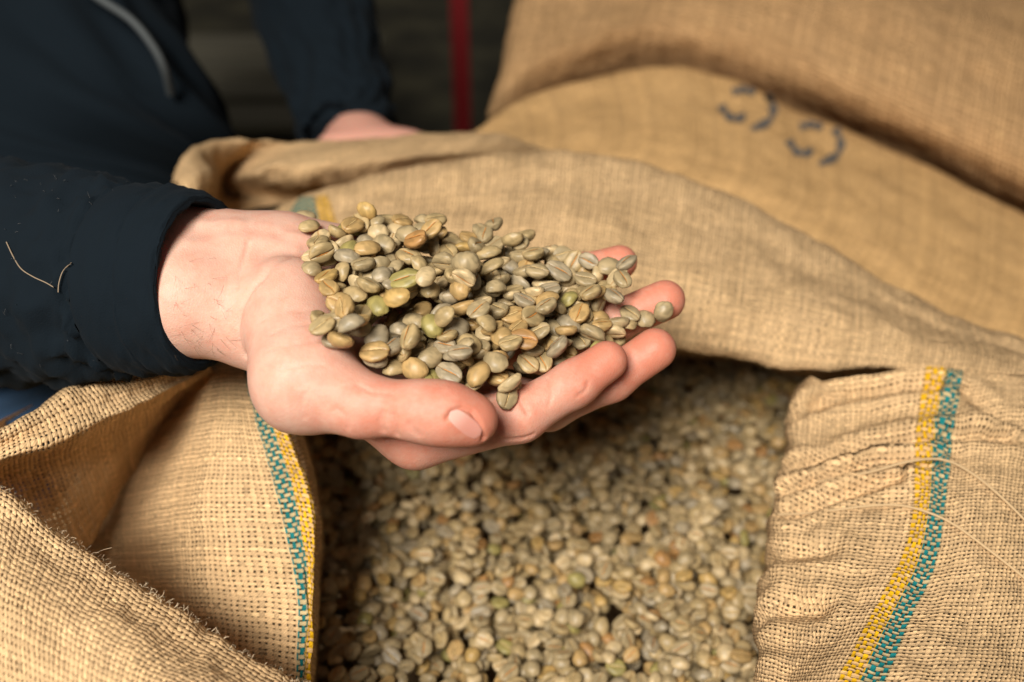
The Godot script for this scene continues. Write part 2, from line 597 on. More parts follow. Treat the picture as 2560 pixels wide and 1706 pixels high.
func open_sack():
	var t := thing("open_sack", "open jute sack full of green coffee beans, its rim rolled and folded outward", "sack", Vector3(0, 0, -0.55))
	# far rim
	var c := cloth_grid([
		[Vector3(-0.2297, 0.5524, -0.6842), Vector3(-0.1016, 0.5616, -0.7395), Vector3(-0.0288, 0.5642, -0.7657), Vector3(0.0841, 0.5642, -0.7657), Vector3(0.2107, 0.5375, -0.7226), Vector3(0.2953, 0.5126, -0.6808), Vector3(0.4003, 0.4902, -0.6162), Vector3(0.4930, 0.4750, -0.5568)],
		[Vector3(-0.2010, 0.6322, -0.6180), Vector3(-0.1642, 0.6447, -0.6268), Vector3(-0.1397, 0.6528, -0.6324), Vector3(-0.0859, 0.6609, -0.6503), Vector3(-0.0241, 0.6659, -0.6660), Vector3(0.0231, 0.6695, -0.6685), Vector3(0.0767, 0.6646, -0.6651), Vector3(0.1253, 0.6579, -0.6482), Vector3(0.1713, 0.6475, -0.6227), Vector3(0.2275, 0.6299, -0.5798), Vector3(0.2767, 0.6183, -0.5350), Vector3(0.3190, 0.6130, -0.5069), Vector3(0.3864, 0.6132, -0.4582)],
		[Vector3(-0.1895, 0.6444, -0.5777), Vector3(-0.1308, 0.6609, -0.5832), Vector3(-0.0792, 0.6703, -0.5898), Vector3(-0.0221, 0.6728, -0.5976), Vector3(0.0356, 0.6728, -0.5976), Vector3(0.0927, 0.6633, -0.5848), Vector3(0.1577, 0.6520, -0.5586), Vector3(0.2105, 0.6397, -0.5256), Vector3(0.2594, 0.6310, -0.4951), Vector3(0.3010, 0.6280, -0.4747), Vector3(0.3664, 0.6317, -0.4345)],
		[Vector3(-0.1823, 0.6408, -0.5447), Vector3(-0.1238, 0.6508, -0.5334), Vector3(-0.0738, 0.6581, -0.5263), Vector3(-0.0204, 0.6581, -0.5263), Vector3(0.0329, 0.6560, -0.5248), Vector3(0.0856, 0.6520, -0.5159), Vector3(0.1466, 0.6488, -0.5014), Vector3(0.1987, 0.6437, -0.4857), Vector3(0.2464, 0.6418, -0.4661), Vector3(0.2881, 0.6386, -0.4516), Vector3(0.3531, 0.6459, -0.4201)],
		[Vector3(-0.1837, 0.6084, -0.5281), Vector3(-0.1238, 0.6130, -0.5069), Vector3(-0.0744, 0.6137, -0.5013), Vector3(0.0329, 0.6166, -0.4972), Vector3(0.1006, 0.6228, -0.4894), Vector3(0.1355, 0.6232, -0.4799), Vector3(0.1714, 0.6233, -0.4677), Vector3(0.2060, 0.6284, -0.4591), Vector3(0.2515, 0.6338, -0.4506), Vector3(0.2840, 0.6368, -0.4405), Vector3(0.3465, 0.6501, -0.4108)],
		[Vector3(-0.1952, 0.5858, -0.5611), Vector3(-0.1318, 0.5912, -0.5405), Vector3(-0.0792, 0.5929, -0.5356), Vector3(0.0356, 0.5900, -0.5396), Vector3(0.1090, 0.5962, -0.5318), Vector3(0.1465, 0.5974, -0.5204), Vector3(0.1841, 0.5990, -0.5032), Vector3(0.2197, 0.6066, -0.4902), Vector3(0.2663, 0.6147, -0.4775), Vector3(0.2984, 0.6207, -0.4635), Vector3(0.3664, 0.6327, -0.4352)],
		[Vector3(-0.2170, 0.5050, -0.5973), Vector3(-0.1595, 0.4842, -0.6353), Vector3(-0.0993, 0.4738, -0.6548), Vector3(0.0449, 0.4731, -0.6678), Vector3(0.1412, 0.4732, -0.6800), Vector3(0.1905, 0.4761, -0.6698), Vector3(0.2353, 0.4871, -0.6373), Vector3(0.2723, 0.5050, -0.5973), Vector3(0.3191, 0.5263, -0.5597), Vector3(0.3499, 0.5420, -0.5304), Vector3(0.4317, 0.5575, -0.5022)]], 12, 130, 0.0035, 22.0)
	var o := part("far_rim", cloth_mesh(c, 0.00248), M.jute, t)
	for band in [["teal_stripe", Vector3(-0.2259, -0.4718, -0.8904), Vector3(-0.2128, -0.4557, -0.9017), Vector3(-0.1988, -0.4557, -0.9017), Vector3(-0.1931, -0.4790, -0.8854), M.teal], ["yellow_stripe", Vector3(-0.1918, -0.4790, -0.8854), Vector3(-0.1970, -0.4557, -0.9017), Vector3(-0.1856, -0.4539, -0.9029), Vector3(-0.1756, -0.4790, -0.8854), M.gold]]:
		var q := []
		for i in 9:
			var col := []
			for j in 9:
				var ray: Vector3 = (band[1] as Vector3).lerp(band[2], j / 8.0).lerp((band[4] as Vector3).lerp(band[3], j / 8.0), i / 8.0)
				var hit := grid_hit(c, EYE, ray.normalized())
				col.append(hit[0] + hit[1] * 0.0012)
			q.append(col)
		part(band[0], cloth_mesh(cloth_grid(q, 2, 16), 0.00248), band[5], o)
	# folded corner behind the hand
	var d := cloth_grid([
		[Vector3(-0.2717, 0.5753, -0.7003), Vector3(-0.2742, 0.5737, -0.7479), Vector3(-0.2582, 0.5796, -0.7765), Vector3(-0.2219, 0.5737, -0.7968), Vector3(-0.1449, 0.5705, -0.7946), Vector3(-0.0301, 0.5615, -0.8126), Vector3(0.0296, 0.5524, -0.8307)],
		[Vector3(-0.2383, 0.6573, -0.6356), Vector3(-0.2381, 0.6664, -0.6603), Vector3(-0.2271, 0.6685, -0.6861), Vector3(-0.1891, 0.6634, -0.7009), Vector3(-0.1251, 0.6590, -0.7101), Vector3(-0.0602, 0.6545, -0.7313), Vector3(-0.0264, 0.6516, -0.7415), Vector3(0.0012, 0.6462, -0.7438), Vector3(0.0259, 0.6323, -0.7462), Vector3(0.0586, 0.6160, -0.7532)],
		[Vector3(-0.2238, 0.6686, -0.6093), Vector3(-0.2175, 0.6735, -0.6225), Vector3(-0.2132, 0.6721, -0.6338), Vector3(-0.2132, 0.6625, -0.6514), Vector3(-0.2304, 0.6212, -0.7324), Vector3(-0.2049, 0.6414, -0.6977), Vector3(-0.1828, 0.6586, -0.6670), Vector3(-0.1646, 0.6654, -0.6596), Vector3(-0.1194, 0.6630, -0.6701), Vector3(-0.0575, 0.6585, -0.6914), Vector3(-0.0254, 0.6536, -0.7062), Vector3(0.0012, 0.6439, -0.7239), Vector3(0.0257, 0.6292, -0.7380), Vector3(0.0583, 0.6158, -0.7469)],
		[Vector3(-0.2164, 0.6577, -0.6017), Vector3(-0.2138, 0.6523, -0.6199), Vector3(-0.2162, 0.6406, -0.6483), Vector3(-0.2336, 0.5978, -0.7404), Vector3(-0.2035, 0.6201, -0.7072), Vector3(-0.1585, 0.6452, -0.6637), Vector3(-0.1210, 0.6482, -0.6720), Vector3(-0.0583, 0.6476, -0.6959), Vector3(0.0012, 0.6348, -0.7236), Vector3(0.0586, 0.6110, -0.7497)],
		[Vector3(-0.2163, 0.6347, -0.6198), Vector3(-0.2115, 0.6141, -0.6786), Vector3(-0.1941, 0.6122, -0.6895), Vector3(-0.1605, 0.6150, -0.6914), Vector3(-0.1276, 0.6182, -0.6998), Vector3(-0.0602, 0.6271, -0.7121), Vector3(0.0264, 0.6154, -0.7527)]], 12, 90, 0.003, 22.0)
	part("folded_corner", cloth_mesh(d, 0.00248), M.jute, t)
	# near roll at the side, with the dyed stripes
	var e := cloth_grid([
		[Vector3(0.2333, 0.4828, -0.6257), Vector3(0.2234, 0.4688, -0.5890), Vector3(0.2014, 0.4697, -0.5164), Vector3(0.1800, 0.4694, -0.4552), Vector3(0.1653, 0.4697, -0.4017), Vector3(0.1549, 0.4617, -0.3607), Vector3(0.1425, 0.4553, -0.3098)],
		[Vector3(0.1805, 0.6066, -0.4804), Vector3(0.1699, 0.6022, -0.4725), Vector3(0.1634, 0.5957, -0.4557), Vector3(0.1569, 0.5908, -0.4303), Vector3(0.1524, 0.5888, -0.4143), Vector3(0.1448, 0.5859, -0.3964), Vector3(0.1379, 0.5844, -0.3831), Vector3(0.1338, 0.5827, -0.3636), Vector3(0.1262, 0.5813, -0.3419), Vector3(0.1189, 0.5796, -0.3187), Vector3(0.1159, 0.5824, -0.2987), Vector3(0.1104, 0.5838, -0.2814), Vector3(0.1031, 0.5838, -0.2423)],
		[Vector3(0.1819, 0.6204, -0.4572), Vector3(0.1743, 0.6113, -0.4215), Vector3(0.1591, 0.6057, -0.3760), Vector3(0.1431, 0.6014, -0.3352), Vector3(0.1329, 0.5973, -0.3067), Vector3(0.1202, 0.5992, -0.2702), Vector3(0.1091, 0.6021, -0.2307)],
		[Vector3(0.2084, 0.6293, -0.4512), Vector3(0.1961, 0.6198, -0.4116), Vector3(0.1815, 0.6148, -0.3666), Vector3(0.1641, 0.6113, -0.3262), Vector3(0.1489, 0.6078, -0.2981), Vector3(0.1274, 0.6111, -0.2614), Vector3(0.1100, 0.6159, -0.2221)],
		[Vector3(0.2330, 0.6360, -0.4497), Vector3(0.2152, 0.6250, -0.4054), Vector3(0.1999, 0.6212, -0.3600), Vector3(0.1859, 0.6163, -0.3298), Vector3(0.1629, 0.6150, -0.2971), Vector3(0.1368, 0.6166, -0.2592), Vector3(0.1119, 0.6205, -0.2192)],
		[Vector3(0.2432, 0.6373, -0.4470), Vector3(0.2228, 0.6282, -0.4016), Vector3(0.2067, 0.6233, -0.3579), Vector3(0.1915, 0.6160, -0.3247), Vector3(0.1700, 0.6150, -0.2946), Vector3(0.1451, 0.6183, -0.2579), Vector3(0.1170, 0.6251, -0.2163)],
		[Vector3(0.2516, 0.6387, -0.4444), Vector3(0.2322, 0.6289, -0.4008), Vector3(0.2144, 0.6240, -0.3571), Vector3(0.1984, 0.6166, -0.3214), Vector3(0.1775, 0.6158, -0.2916), Vector3(0.1539, 0.6197, -0.2552), Vector3(0.1242, 0.6279, -0.2146)],
		[Vector3(0.2683, 0.6386, -0.4406), Vector3(0.2514, 0.6309, -0.3986), Vector3(0.2338, 0.6254, -0.3557), Vector3(0.2183, 0.6173, -0.3207), Vector3(0.2003, 0.6135, -0.2863), Vector3(0.1821, 0.6154, -0.2583), Vector3(0.1551, 0.6205, -0.2192)],
		[Vector3(0.2948, 0.6360, -0.4388), Vector3(0.2833, 0.6215, -0.3920), Vector3(0.2670, 0.6152, -0.3510), Vector3(0.2461, 0.6046, -0.3057), Vector3(0.2265, 0.5992, -0.2702), Vector3(0.2018, 0.6021, -0.2307)],
		[Vector3(0.3611, 0.6028, -0.4510), Vector3(0.3499, 0.5874, -0.3949), Vector3(0.3215, 0.5737, -0.3317), Vector3(0.2733, 0.5663, -0.2532)]], 10, 130, 0.0022, 30.0)
	# gathers pressed into the roll across the stripes
	crease(e, [Vector3(0.2792, -0.6814, -0.7437), Vector3(0.3251, -0.6696, -0.7519), Vector3(0.3645, -0.6588, -0.7595), Vector3(0.4126, -0.6524, -0.7640), Vector3(0.4607, -0.6510, -0.7650), Vector3(0.5001, -0.6545, -0.7625)], 0.007, 0.008)
	crease(e, [Vector3(0.2779, -0.6975, -0.7324), Vector3(0.3164, -0.6868, -0.7399), Vector3(0.3601, -0.6760, -0.7474), Vector3(0.3864, -0.6732, -0.7494), Vector3(0.4214, -0.6746, -0.7484)], 0.005, 0.007)
	crease(e, [Vector3(0.2792, -0.7172, -0.7186), Vector3(0.3164, -0.7047, -0.7273), Vector3(0.3558, -0.6939, -0.7349), Vector3(0.3864, -0.6850, -0.7411)], 0.005, 0.007)
	crease(e, [Vector3(0.2836, -0.6366, -0.7750), Vector3(0.3120, -0.6241, -0.7838), Vector3(0.3426, -0.6169, -0.7888), Vector3(0.3864, -0.6115, -0.7926), Vector3(0.4301, -0.6094, -0.7941)], 0.005, 0.008)
	crease(e, [Vector3(0.2552, -0.7584, -0.6897), Vector3(0.2858, -0.7477, -0.6972), Vector3(0.3164, -0.7448, -0.6993)], 0.004, 0.010)
	crease(e, [Vector3(0.2508, -0.8014, -0.6596), Vector3(0.2770, -0.7942, -0.6646), Vector3(0.3077, -0.7942, -0.6646)], 0.004, 0.010)
	crease(e, [Vector3(0.4585, -0.6151, -0.7901), Vector3(0.4738, -0.6259, -0.7825), Vector3(0.4957, -0.6366, -0.7750), Vector3(0.5351, -0.6545, -0.7625)], 0.0035, 0.009)
	o = part("striped_roll", cloth_mesh(e, 0.00248, 0, 40), M.jute, t)
	part("yellow_stripe", cloth_mesh(e, 0.00248, 40, 50, 0.2), M.gold, o)
	part("teal_stripe", cloth_mesh(e, 0.00248, 50, 60, 0.2), M.teal, o)
	part("roll_end", cloth_mesh(e, 0.00248, 60, 90), M.jute, o)
	for line in [[Vector3(0.2683, -0.7183, -0.7178), Vector3(0.2945, -0.7162, -0.7193), Vector3(0.3251, -0.7140, -0.7208), Vector3(0.3601, -0.7104, -0.7233), Vector3(0.3907, -0.7111, -0.7228), Vector3(0.4170, -0.7162, -0.7193), Vector3(0.4432, -0.7262, -0.7123), Vector3(0.4738, -0.7448, -0.6993), Vector3(0.5145, -0.7710, -0.6809), Vector3(0.5438, -0.7942, -0.6646)], [Vector3(0.3077, -0.6904, -0.7374), Vector3(0.3558, -0.6832, -0.7424), Vector3(0.3995, -0.6742, -0.7487), Vector3(0.4345, -0.6732, -0.7494), Vector3(0.4607, -0.6832, -0.7424), Vector3(0.4913, -0.7047, -0.7273), Vector3(0.5263, -0.7333, -0.7073)]]:
		var pts := []
		for r in line:
			var h := grid_hit(e, EYE, r.normalized())
			pts.append(h[0] + h[1] * 0.0016)
		part("loose_yarn", tube(smooth_line(pts, 40), 0.0007).commit(), M.yarn, o)
	# inner wall on the wrist side, with the same stripes
	var f := cloth_grid([
		[Vector3(-0.2920, 0.6185, -0.4131), Vector3(-0.2991, 0.5895, -0.3928), Vector3(-0.2903, 0.5756, -0.3587), Vector3(-0.2680, 0.5599, -0.2988)],
		[Vector3(-0.2690, 0.5915, -0.5041), Vector3(-0.2919, 0.5597, -0.4696), Vector3(-0.2898, 0.5401, -0.4437), Vector3(-0.2730, 0.5301, -0.4000), Vector3(-0.2449, 0.5172, -0.3299)],
		[Vector3(-0.1959, 0.6289, -0.4936), Vector3(-0.2221, 0.5837, -0.4620), Vector3(-0.2319, 0.5578, -0.4255), Vector3(-0.2137, 0.5469, -0.3691), Vector3(-0.1771, 0.5369, -0.2949)],
		[Vector3(-0.1644, 0.6536, -0.4621), Vector3(-0.1598, 0.6494, -0.4348), Vector3(-0.1599, 0.6320, -0.4042), Vector3(-0.1620, 0.6106, -0.3709), Vector3(-0.1545, 0.5873, -0.3338), Vector3(-0.1326, 0.5597, -0.2682)],
		[Vector3(-0.1548, 0.6593, -0.4538), Vector3(-0.1452, 0.6573, -0.4280), Vector3(-0.1321, 0.6384, -0.3965), Vector3(-0.1173, 0.6177, -0.3637), Vector3(-0.1090, 0.6019, -0.3404), Vector3(-0.1032, 0.5888, -0.3190), Vector3(-0.1010, 0.5727, -0.2895), Vector3(-0.0965, 0.5654, -0.2538)],
		[Vector3(-0.1459, 0.6593, -0.4538), Vector3(-0.1363, 0.6575, -0.4258), Vector3(-0.1244, 0.6416, -0.3963), Vector3(-0.1103, 0.6230, -0.3674), Vector3(-0.1028, 0.6071, -0.3441), Vector3(-0.1004, 0.5954, -0.3322), Vector3(-0.0979, 0.5842, -0.3097), Vector3(-0.0963, 0.5753, -0.2876), Vector3(-0.0917, 0.5654, -0.2538)],
		[Vector3(-0.1393, 0.6601, -0.4484), Vector3(-0.1285, 0.6540, -0.4208), Vector3(-0.1145, 0.6392, -0.3922), Vector3(-0.1020, 0.6255, -0.3680), Vector3(-0.0963, 0.6117, -0.3485), Vector3(-0.0962, 0.5954, -0.3322), Vector3(-0.0954, 0.5826, -0.3110), Vector3(-0.0941, 0.5744, -0.2882), Vector3(-0.0898, 0.5654, -0.2538)],
		[Vector3(-0.1436, 0.6303, -0.4824), Vector3(-0.1289, 0.6255, -0.4424), Vector3(-0.1134, 0.6041, -0.4152), Vector3(-0.1050, 0.5895, -0.3928), Vector3(-0.1043, 0.5740, -0.3819), Vector3(-0.1040, 0.5490, -0.3523), Vector3(-0.1018, 0.5342, -0.3175), Vector3(-0.0967, 0.5286, -0.2769)],
		[Vector3(-0.1568, 0.5008, -0.5712), Vector3(-0.1380, 0.4790, -0.5290), Vector3(-0.1308, 0.4568, -0.4867), Vector3(-0.1260, 0.4458, -0.4387), Vector3(-0.1211, 0.4343, -0.3903), Vector3(-0.1147, 0.4237, -0.3426)]], 10, 110, 0.002, 24.0)
	o = part("inner_wall", cloth_mesh(f, 0.00248, 0, 40), M.jute, t)
	part("teal_stripe", cloth_mesh(f, 0.00248, 40, 50, 0.2), M.teal, o)
	part("yellow_stripe", cloth_mesh(f, 0.00248, 50, 60, 0.2), M.gold, o)
	part("wall_edge", cloth_mesh(f, 0.00248, 60, 80), M.jute, o)
	# turned-over rim under the sleeve
	var g := cloth_grid([
		[Vector3(-0.3349, 0.5472, -0.4364), Vector3(-0.2919, 0.5664, -0.4743), Vector3(-0.2512, 0.5775, -0.4821), Vector3(-0.1828, 0.5902, -0.4665)],
		[Vector3(-0.2580, 0.6640, -0.3412), Vector3(-0.2392, 0.6685, -0.3565), Vector3(-0.2319, 0.6685, -0.3687), Vector3(-0.2200, 0.6703, -0.3884), Vector3(-0.2046, 0.6639, -0.4021), Vector3(-0.1766, 0.6576, -0.4160), Vector3(-0.1614, 0.6563, -0.4274)],
		[Vector3(-0.2495, 0.6694, -0.3267), Vector3(-0.2315, 0.6722, -0.3409), Vector3(-0.2166, 0.6730, -0.3536), Vector3(-0.2028, 0.6702, -0.3699), Vector3(-0.1873, 0.6615, -0.3944), Vector3(-0.1720, 0.6557, -0.4147), Vector3(-0.1614, 0.6550, -0.4264)],
		[Vector3(-0.2512, 0.6610, -0.3244), Vector3(-0.2310, 0.6677, -0.3365), Vector3(-0.2141, 0.6663, -0.3477), Vector3(-0.1987, 0.6633, -0.3651), Vector3(-0.1840, 0.6589, -0.3889), Vector3(-0.1698, 0.6548, -0.4141), Vector3(-0.1609, 0.6530, -0.4275)],
		[Vector3(-0.2778, 0.6212, -0.3539), Vector3(-0.2573, 0.6266, -0.3699), Vector3(-0.2334, 0.6271, -0.3825), Vector3(-0.2127, 0.6282, -0.4016), Vector3(-0.1934, 0.6332, -0.4173), Vector3(-0.1739, 0.6417, -0.4293), Vector3(-0.1636, 0.6445, -0.4374)],
		[Vector3(-0.2835, 0.5854, -0.3411), Vector3(-0.2515, 0.5794, -0.3552), Vector3(-0.2330, 0.5663, -0.3765), Vector3(-0.2249, 0.5696, -0.4277), Vector3(-0.2029, 0.5944, -0.4573), Vector3(-0.1797, 0.6176, -0.4735)]], 10, 70, 0.002, 30.0)
	part("turned_rim", cloth_mesh(g, 0.00248), M.jute, t)
	# nearest fold
	var h := cloth_grid([
		[Vector3(-0.3046, 0.5812, -0.3687), Vector3(-0.2377, 0.5780, -0.3420), Vector3(-0.1753, 0.5709, -0.3126), Vector3(-0.1172, 0.5540, -0.2764), Vector3(-0.0733, 0.5448, -0.2455)],
		[Vector3(-0.2639, 0.6640, -0.3412), Vector3(-0.2290, 0.6599, -0.3261), Vector3(-0.2158, 0.6554, -0.3193), Vector3(-0.1962, 0.6480, -0.3080), Vector3(-0.1648, 0.6385, -0.2928), Vector3(-0.1350, 0.6279, -0.2793), Vector3(-0.1114, 0.6206, -0.2681), Vector3(-0.0883, 0.6144, -0.2576), Vector3(-0.0585, 0.6032, -0.2437)],
		[Vector3(-0.2494, 0.6701, -0.3149), Vector3(-0.2161, 0.6665, -0.3002), Vector3(-0.1849, 0.6561, -0.2831), Vector3(-0.1552, 0.6483, -0.2692), Vector3(-0.1271, 0.6394, -0.2568), Vector3(-0.0996, 0.6308, -0.2447), Vector3(-0.0642, 0.6155, -0.2279)],
		[Vector3(-0.2320, 0.6666, -0.2759), Vector3(-0.2007, 0.6644, -0.2621), Vector3(-0.1728, 0.6573, -0.2511), Vector3(-0.1457, 0.6505, -0.2402), Vector3(-0.1191, 0.6453, -0.2304), Vector3(-0.0852, 0.6337, -0.2162)],
		[Vector3(-0.2204, 0.6478, -0.2383), Vector3(-0.1929, 0.6453, -0.2304), Vector3(-0.1580, 0.6390, -0.2199), Vector3(-0.1239, 0.6330, -0.2096), Vector3(-0.0908, 0.6260, -0.1986)],
		[Vector3(-0.2233, 0.6090, -0.2173), Vector3(-0.1601, 0.6050, -0.2022), Vector3(-0.0920, 0.6016, -0.1877)]], 14, 110, 0.0022, 30.0)
	o = part("near_fold", cloth_mesh(h, 0.0027), M.jute, t)
	fluff(h, 14, 900, o)
	blockers = [c, e, f, g, h]
	# the belly of the sack below the beans
	var st := SurfaceTool.new()
	st.begin(Mesh.PRIMITIVE_TRIANGLES)
	var prof := [Vector2(0.001, 0.002), Vector2(0.24, 0.004), Vector2(0.31, 0.06), Vector2(0.33, 0.2), Vector2(0.335, 0.35), Vector2(0.34, 0.46), Vector2(0.33, 0.5)]
	for i in prof.size() - 1:
		for k in 48:
			var q := []
			for w in [[0, 0], [1, 0], [1, 1], [0, 1]]:
				var ang: float = TAU * (k + w[1]) / 48.0
				var pr: Vector2 = prof[i + w[0]]
				q.append(Vector3(cos(ang) * pr.x * 1.25, pr.y, sin(ang) * pr.x - 0.55))
			for n in [0, 1, 2, 0, 2, 3]:
				st.add_vertex(q[n])
	st.generate_normals()
	var belly: StandardMaterial3D = M.tight.duplicate()
	belly.uv1_triplanar = true
	belly.uv1_scale = Vector3(13, 13, 13)
	belly.vertex_color_use_as_albedo = false
	part("belly", st.commit(), belly, t)


# press a line into a cloth grid, or raise it
func crease(g: Dictionary, dirs: Array, depth: float, width: float):
	var pts := []
	for d in dirs:
		pts.append(grid_hit(g, EYE, d.normalized())[0])
	var n := grid_normals(g)
	var p: PackedVector3Array = g.p
	for k in p.size():
		var best := 1.0
		for i in pts.size() - 1:
			best = minf(best, p[k].distance_to(Geometry3D.get_closest_point_to_segment(p[k], pts[i], pts[i + 1])))
		if best < width * 3.0:
			var out := n[k] if n[k].dot(EYE - p[k]) > 0 else -n[k]
			var x := best / width
			p[k] += out * depth * (-exp(-x * x * 4.0) + 0.55 * exp(-(x - 1.1) * (x - 1.1) * 3.0))
	g.p = p


# stray fibres standing off the fold's crest
func fluff(g: Dictionary, crest: int, count: int, parent: Node):
	var p: PackedVector3Array = g.p
	var nv: int = g.nv
	var n := grid_normals(g)
	var st := SurfaceTool.new()
	st.begin(Mesh.PRIMITIVE_TRIANGLES)
	for i in count:
		var a := clampi(crest + int(rng.randfn(0.0, 4.0)), 1, g.nu - 1)
		var k := rng.randi_range(2, nv - 2)
		var at := a * (nv + 1) + k
		var up := n[at] if n[at].y > 0 else -n[at]
		var dir := (up + Vector3(rng.randfn(), rng.randfn() * 0.7, rng.randfn()) * 1.3).normalized()
		var bend := Vector3(rng.randfn(), rng.randfn(), rng.randfn()) * 1.4
		var len := rng.randf_range(0.0012, 0.0034) * (3.0 if rng.randf() < 0.05 else 1.0)
		var pts := []
		var q := p[at]
		for s in 6:
			pts.append(q)
			q += (dir + bend * s / 5.0 + Vector3(0, -0.3, 0) * s / 5.0).normalized() * len / 5.0
		tube(pts, 0.00008, 3, st)
	part("loose_fibre", st.commit(), M.fluff, parent).set_meta("kind", "stuff")


# ---------------------------------------------------------------- signed distance bodies and surface nets
var bone_a := PackedVector3Array()
var bone_b := PackedVector3Array()
var bone_ra := PackedFloat32Array()
var bone_rb := PackedFloat32Array()
var bone_g := PackedInt32Array()
var blend_in := PackedFloat32Array()
var blend_out := PackedFloat32Array()


func bone(g: int, a: Vector3, ra: float, b: Vector3, rb: float):
	bone_a.append(a)
	bone_b.append(b)
	bone_ra.append(ra)
	bone_rb.append(rb)
	bone_g.append(g)


func chain(g: int, pts: Array, radii: Array):
	for i in pts.size() - 1:
		bone(g, pts[i], radii[i], pts[i + 1], radii[i + 1])


func bone_dist(i: int, p: Vector3) -> float:
	var ba := bone_b[i] - bone_a[i]
	var pa := p - bone_a[i]
	var t := clampf(pa.dot(ba) / ba.length_squared(), 0.0, 1.0)
	return (pa - ba * t).length() - lerpf(bone_ra[i], bone_rb[i], t)


func body_dist(p: Vector3, list: PackedInt32Array) -> float:
	var total := 1.0
	var cur := 1.0
	var g := -1
	for i in list:
		var ba := bone_b[i] - bone_a[i]
		var pa := p - bone_a[i]
		var t := clampf(pa.dot(ba) / ba.length_squared(), 0.0, 1.0)
		var d := (pa - ba * t).length() - lerpf(bone_ra[i], bone_rb[i], t)
		var gi := bone_g[i]
		if gi != g:
			if g >= 0:
				var ko := blend_out[g]
				var ho := maxf(ko - absf(total - cur), 0.0) / ko
				total = minf(total, cur) - ho * ho * ko * 0.25
			g = gi
			cur = d
		else:
			var k := blend_in[g]
			var h := maxf(k - absf(cur - d), 0.0) / k
			cur = minf(cur, d) - h * h * k * 0.25
	if g >= 0:
		var kk := blend_out[g]
		var hh := maxf(kk - absf(total - cur), 0.0) / kk
		total = minf(total, cur) - hh * hh * kk * 0.25
	return total


func all_bones() -> PackedInt32Array:
	return PackedInt32Array(range(bone_a.size()))


func nets(h: float) -> Dictionary:
	var lo := Vector3.ONE * 1e9
	var hi := -lo
	for i in bone_a.size():
		var r := maxf(bone_ra[i], bone_rb[i]) + h * 4.0
		lo = lo.min(bone_a[i].min(bone_b[i]) - Vector3.ONE * r)
		hi = hi.max(bone_a[i].max(bone_b[i]) + Vector3.ONE * r)
	var B := 6
	var nb := Vector3i(((hi - lo) / (h * B)).ceil())
	var nx := nb.x * B + 1
	var ny := nb.y * B + 1
	var nz := nb.z * B + 1
	var F := PackedFloat32Array()
	F.resize(nx * ny * nz)
	F.fill(9.0)
	var vid := PackedInt32Array()
	vid.resize(nx * ny * nz)
	vid.fill(-1)
	var blocks := []
	var reach := h * B * 0.87 + 0.004
	var every := all_bones()
	for bx in nb.x:
		for by in nb.y:
			for bz in nb.z:
				var c := lo + (Vector3(bx, by, bz) + Vector3.ONE * 0.5) * h * B
				var ds := PackedFloat32Array()
				var m := 9.0
				for i in every:
					var d := bone_dist(i, c)
					ds.append(d)
					m = minf(m, d)
				if m > reach + 0.008:
					continue
				if absf(body_dist(c, every)) > reach:
					continue
				var list := PackedInt32Array()
				for i in every:
					if ds[i] < m + h * B * 1.8 + 0.014:
						list.append(i)
				blocks.append(Vector3i(bx, by, bz) * B)
				for x in range(bx * B, bx * B + B + 1):
					for y in range(by * B, by * B + B + 1):
						var row := (x * ny + y) * nz
						for z in range(bz * B, bz * B + B + 1):
							if F[row + z] == 9.0:
								F[row + z] = body_dist(lo + Vector3(x, y, z) * h, list)
	var vert := PackedVector3Array()
	var sx := ny * nz
	var sy := nz
	var corner := PackedInt32Array([0, 1, sy, sy + 1, sx, sx + 1, sx + sy, sx + sy + 1])
	var edges := PackedInt32Array([0, 1, 2, 3, 4, 5, 6, 7, 0, 2, 1, 3, 4, 6, 5, 7, 0, 4, 1, 5, 2, 6, 3, 7])
	for b in blocks:
		for x in range(b.x, b.x + B):
			for y in range(b.y, b.y + B):
				for z in range(b.z, b.z + B):
					var at: int = (x * ny + y) * nz + z
					var neg := 0
					for k in 8:
						if F[at + corner[k]] < 0.0: neg += 1
					if neg == 0 or neg == 8:
						continue
					var s := Vector3.ZERO
					var n := 0
					for q in 12:
						var i := edges[q * 2]
						var j := edges[q * 2 + 1]
						var fa := F[at + corner[i]]
						var fb := F[at + corner[j]]
						if (fa < 0.0) != (fb < 0.0):
							var t := fa / (fa - fb)
							s += Vector3(i >> 2, (i >> 1) & 1, i & 1).lerp(Vector3(j >> 2, (j >> 1) & 1, j & 1), t)
							n += 1
					vid[at] = vert.size()
					vert.append(lo + (Vector3(x, y, z) + s / n) * h)
	var idx := PackedInt32Array()
	for b in blocks:
		for x in range(maxi(b.x, 1), b.x + B):
			for y in range(maxi(b.y, 1), b.y + B):
				for z in range(maxi(b.z, 1), b.z + B):
					var at: int = (x * ny + y) * nz + z
					var f0 := F[at]
					for ax in 3:
						var f1: float = F[at + [sx, sy, 1][ax]]
						if (f0 < 0.0) == (f1 < 0.0) or f1 == 9.0:
							continue
						var o1: int = [sy, 1, sx][ax]
						var o2: int = [1, sx, sy][ax]
						var q := [vid[at], vid[at - o1], vid[at - o1 - o2], vid[at - o2]]
						if q.min() < 0:
							continue
						if f0 < 0.0:
							idx.append_array(PackedInt32Array([q[0], q[2], q[1], q[0], q[3], q[2]]))
						else:
							idx.append_array(PackedInt32Array([q[0], q[1], q[2], q[0], q[2], q[3]]))
	return {"vert": vert, "idx": idx}


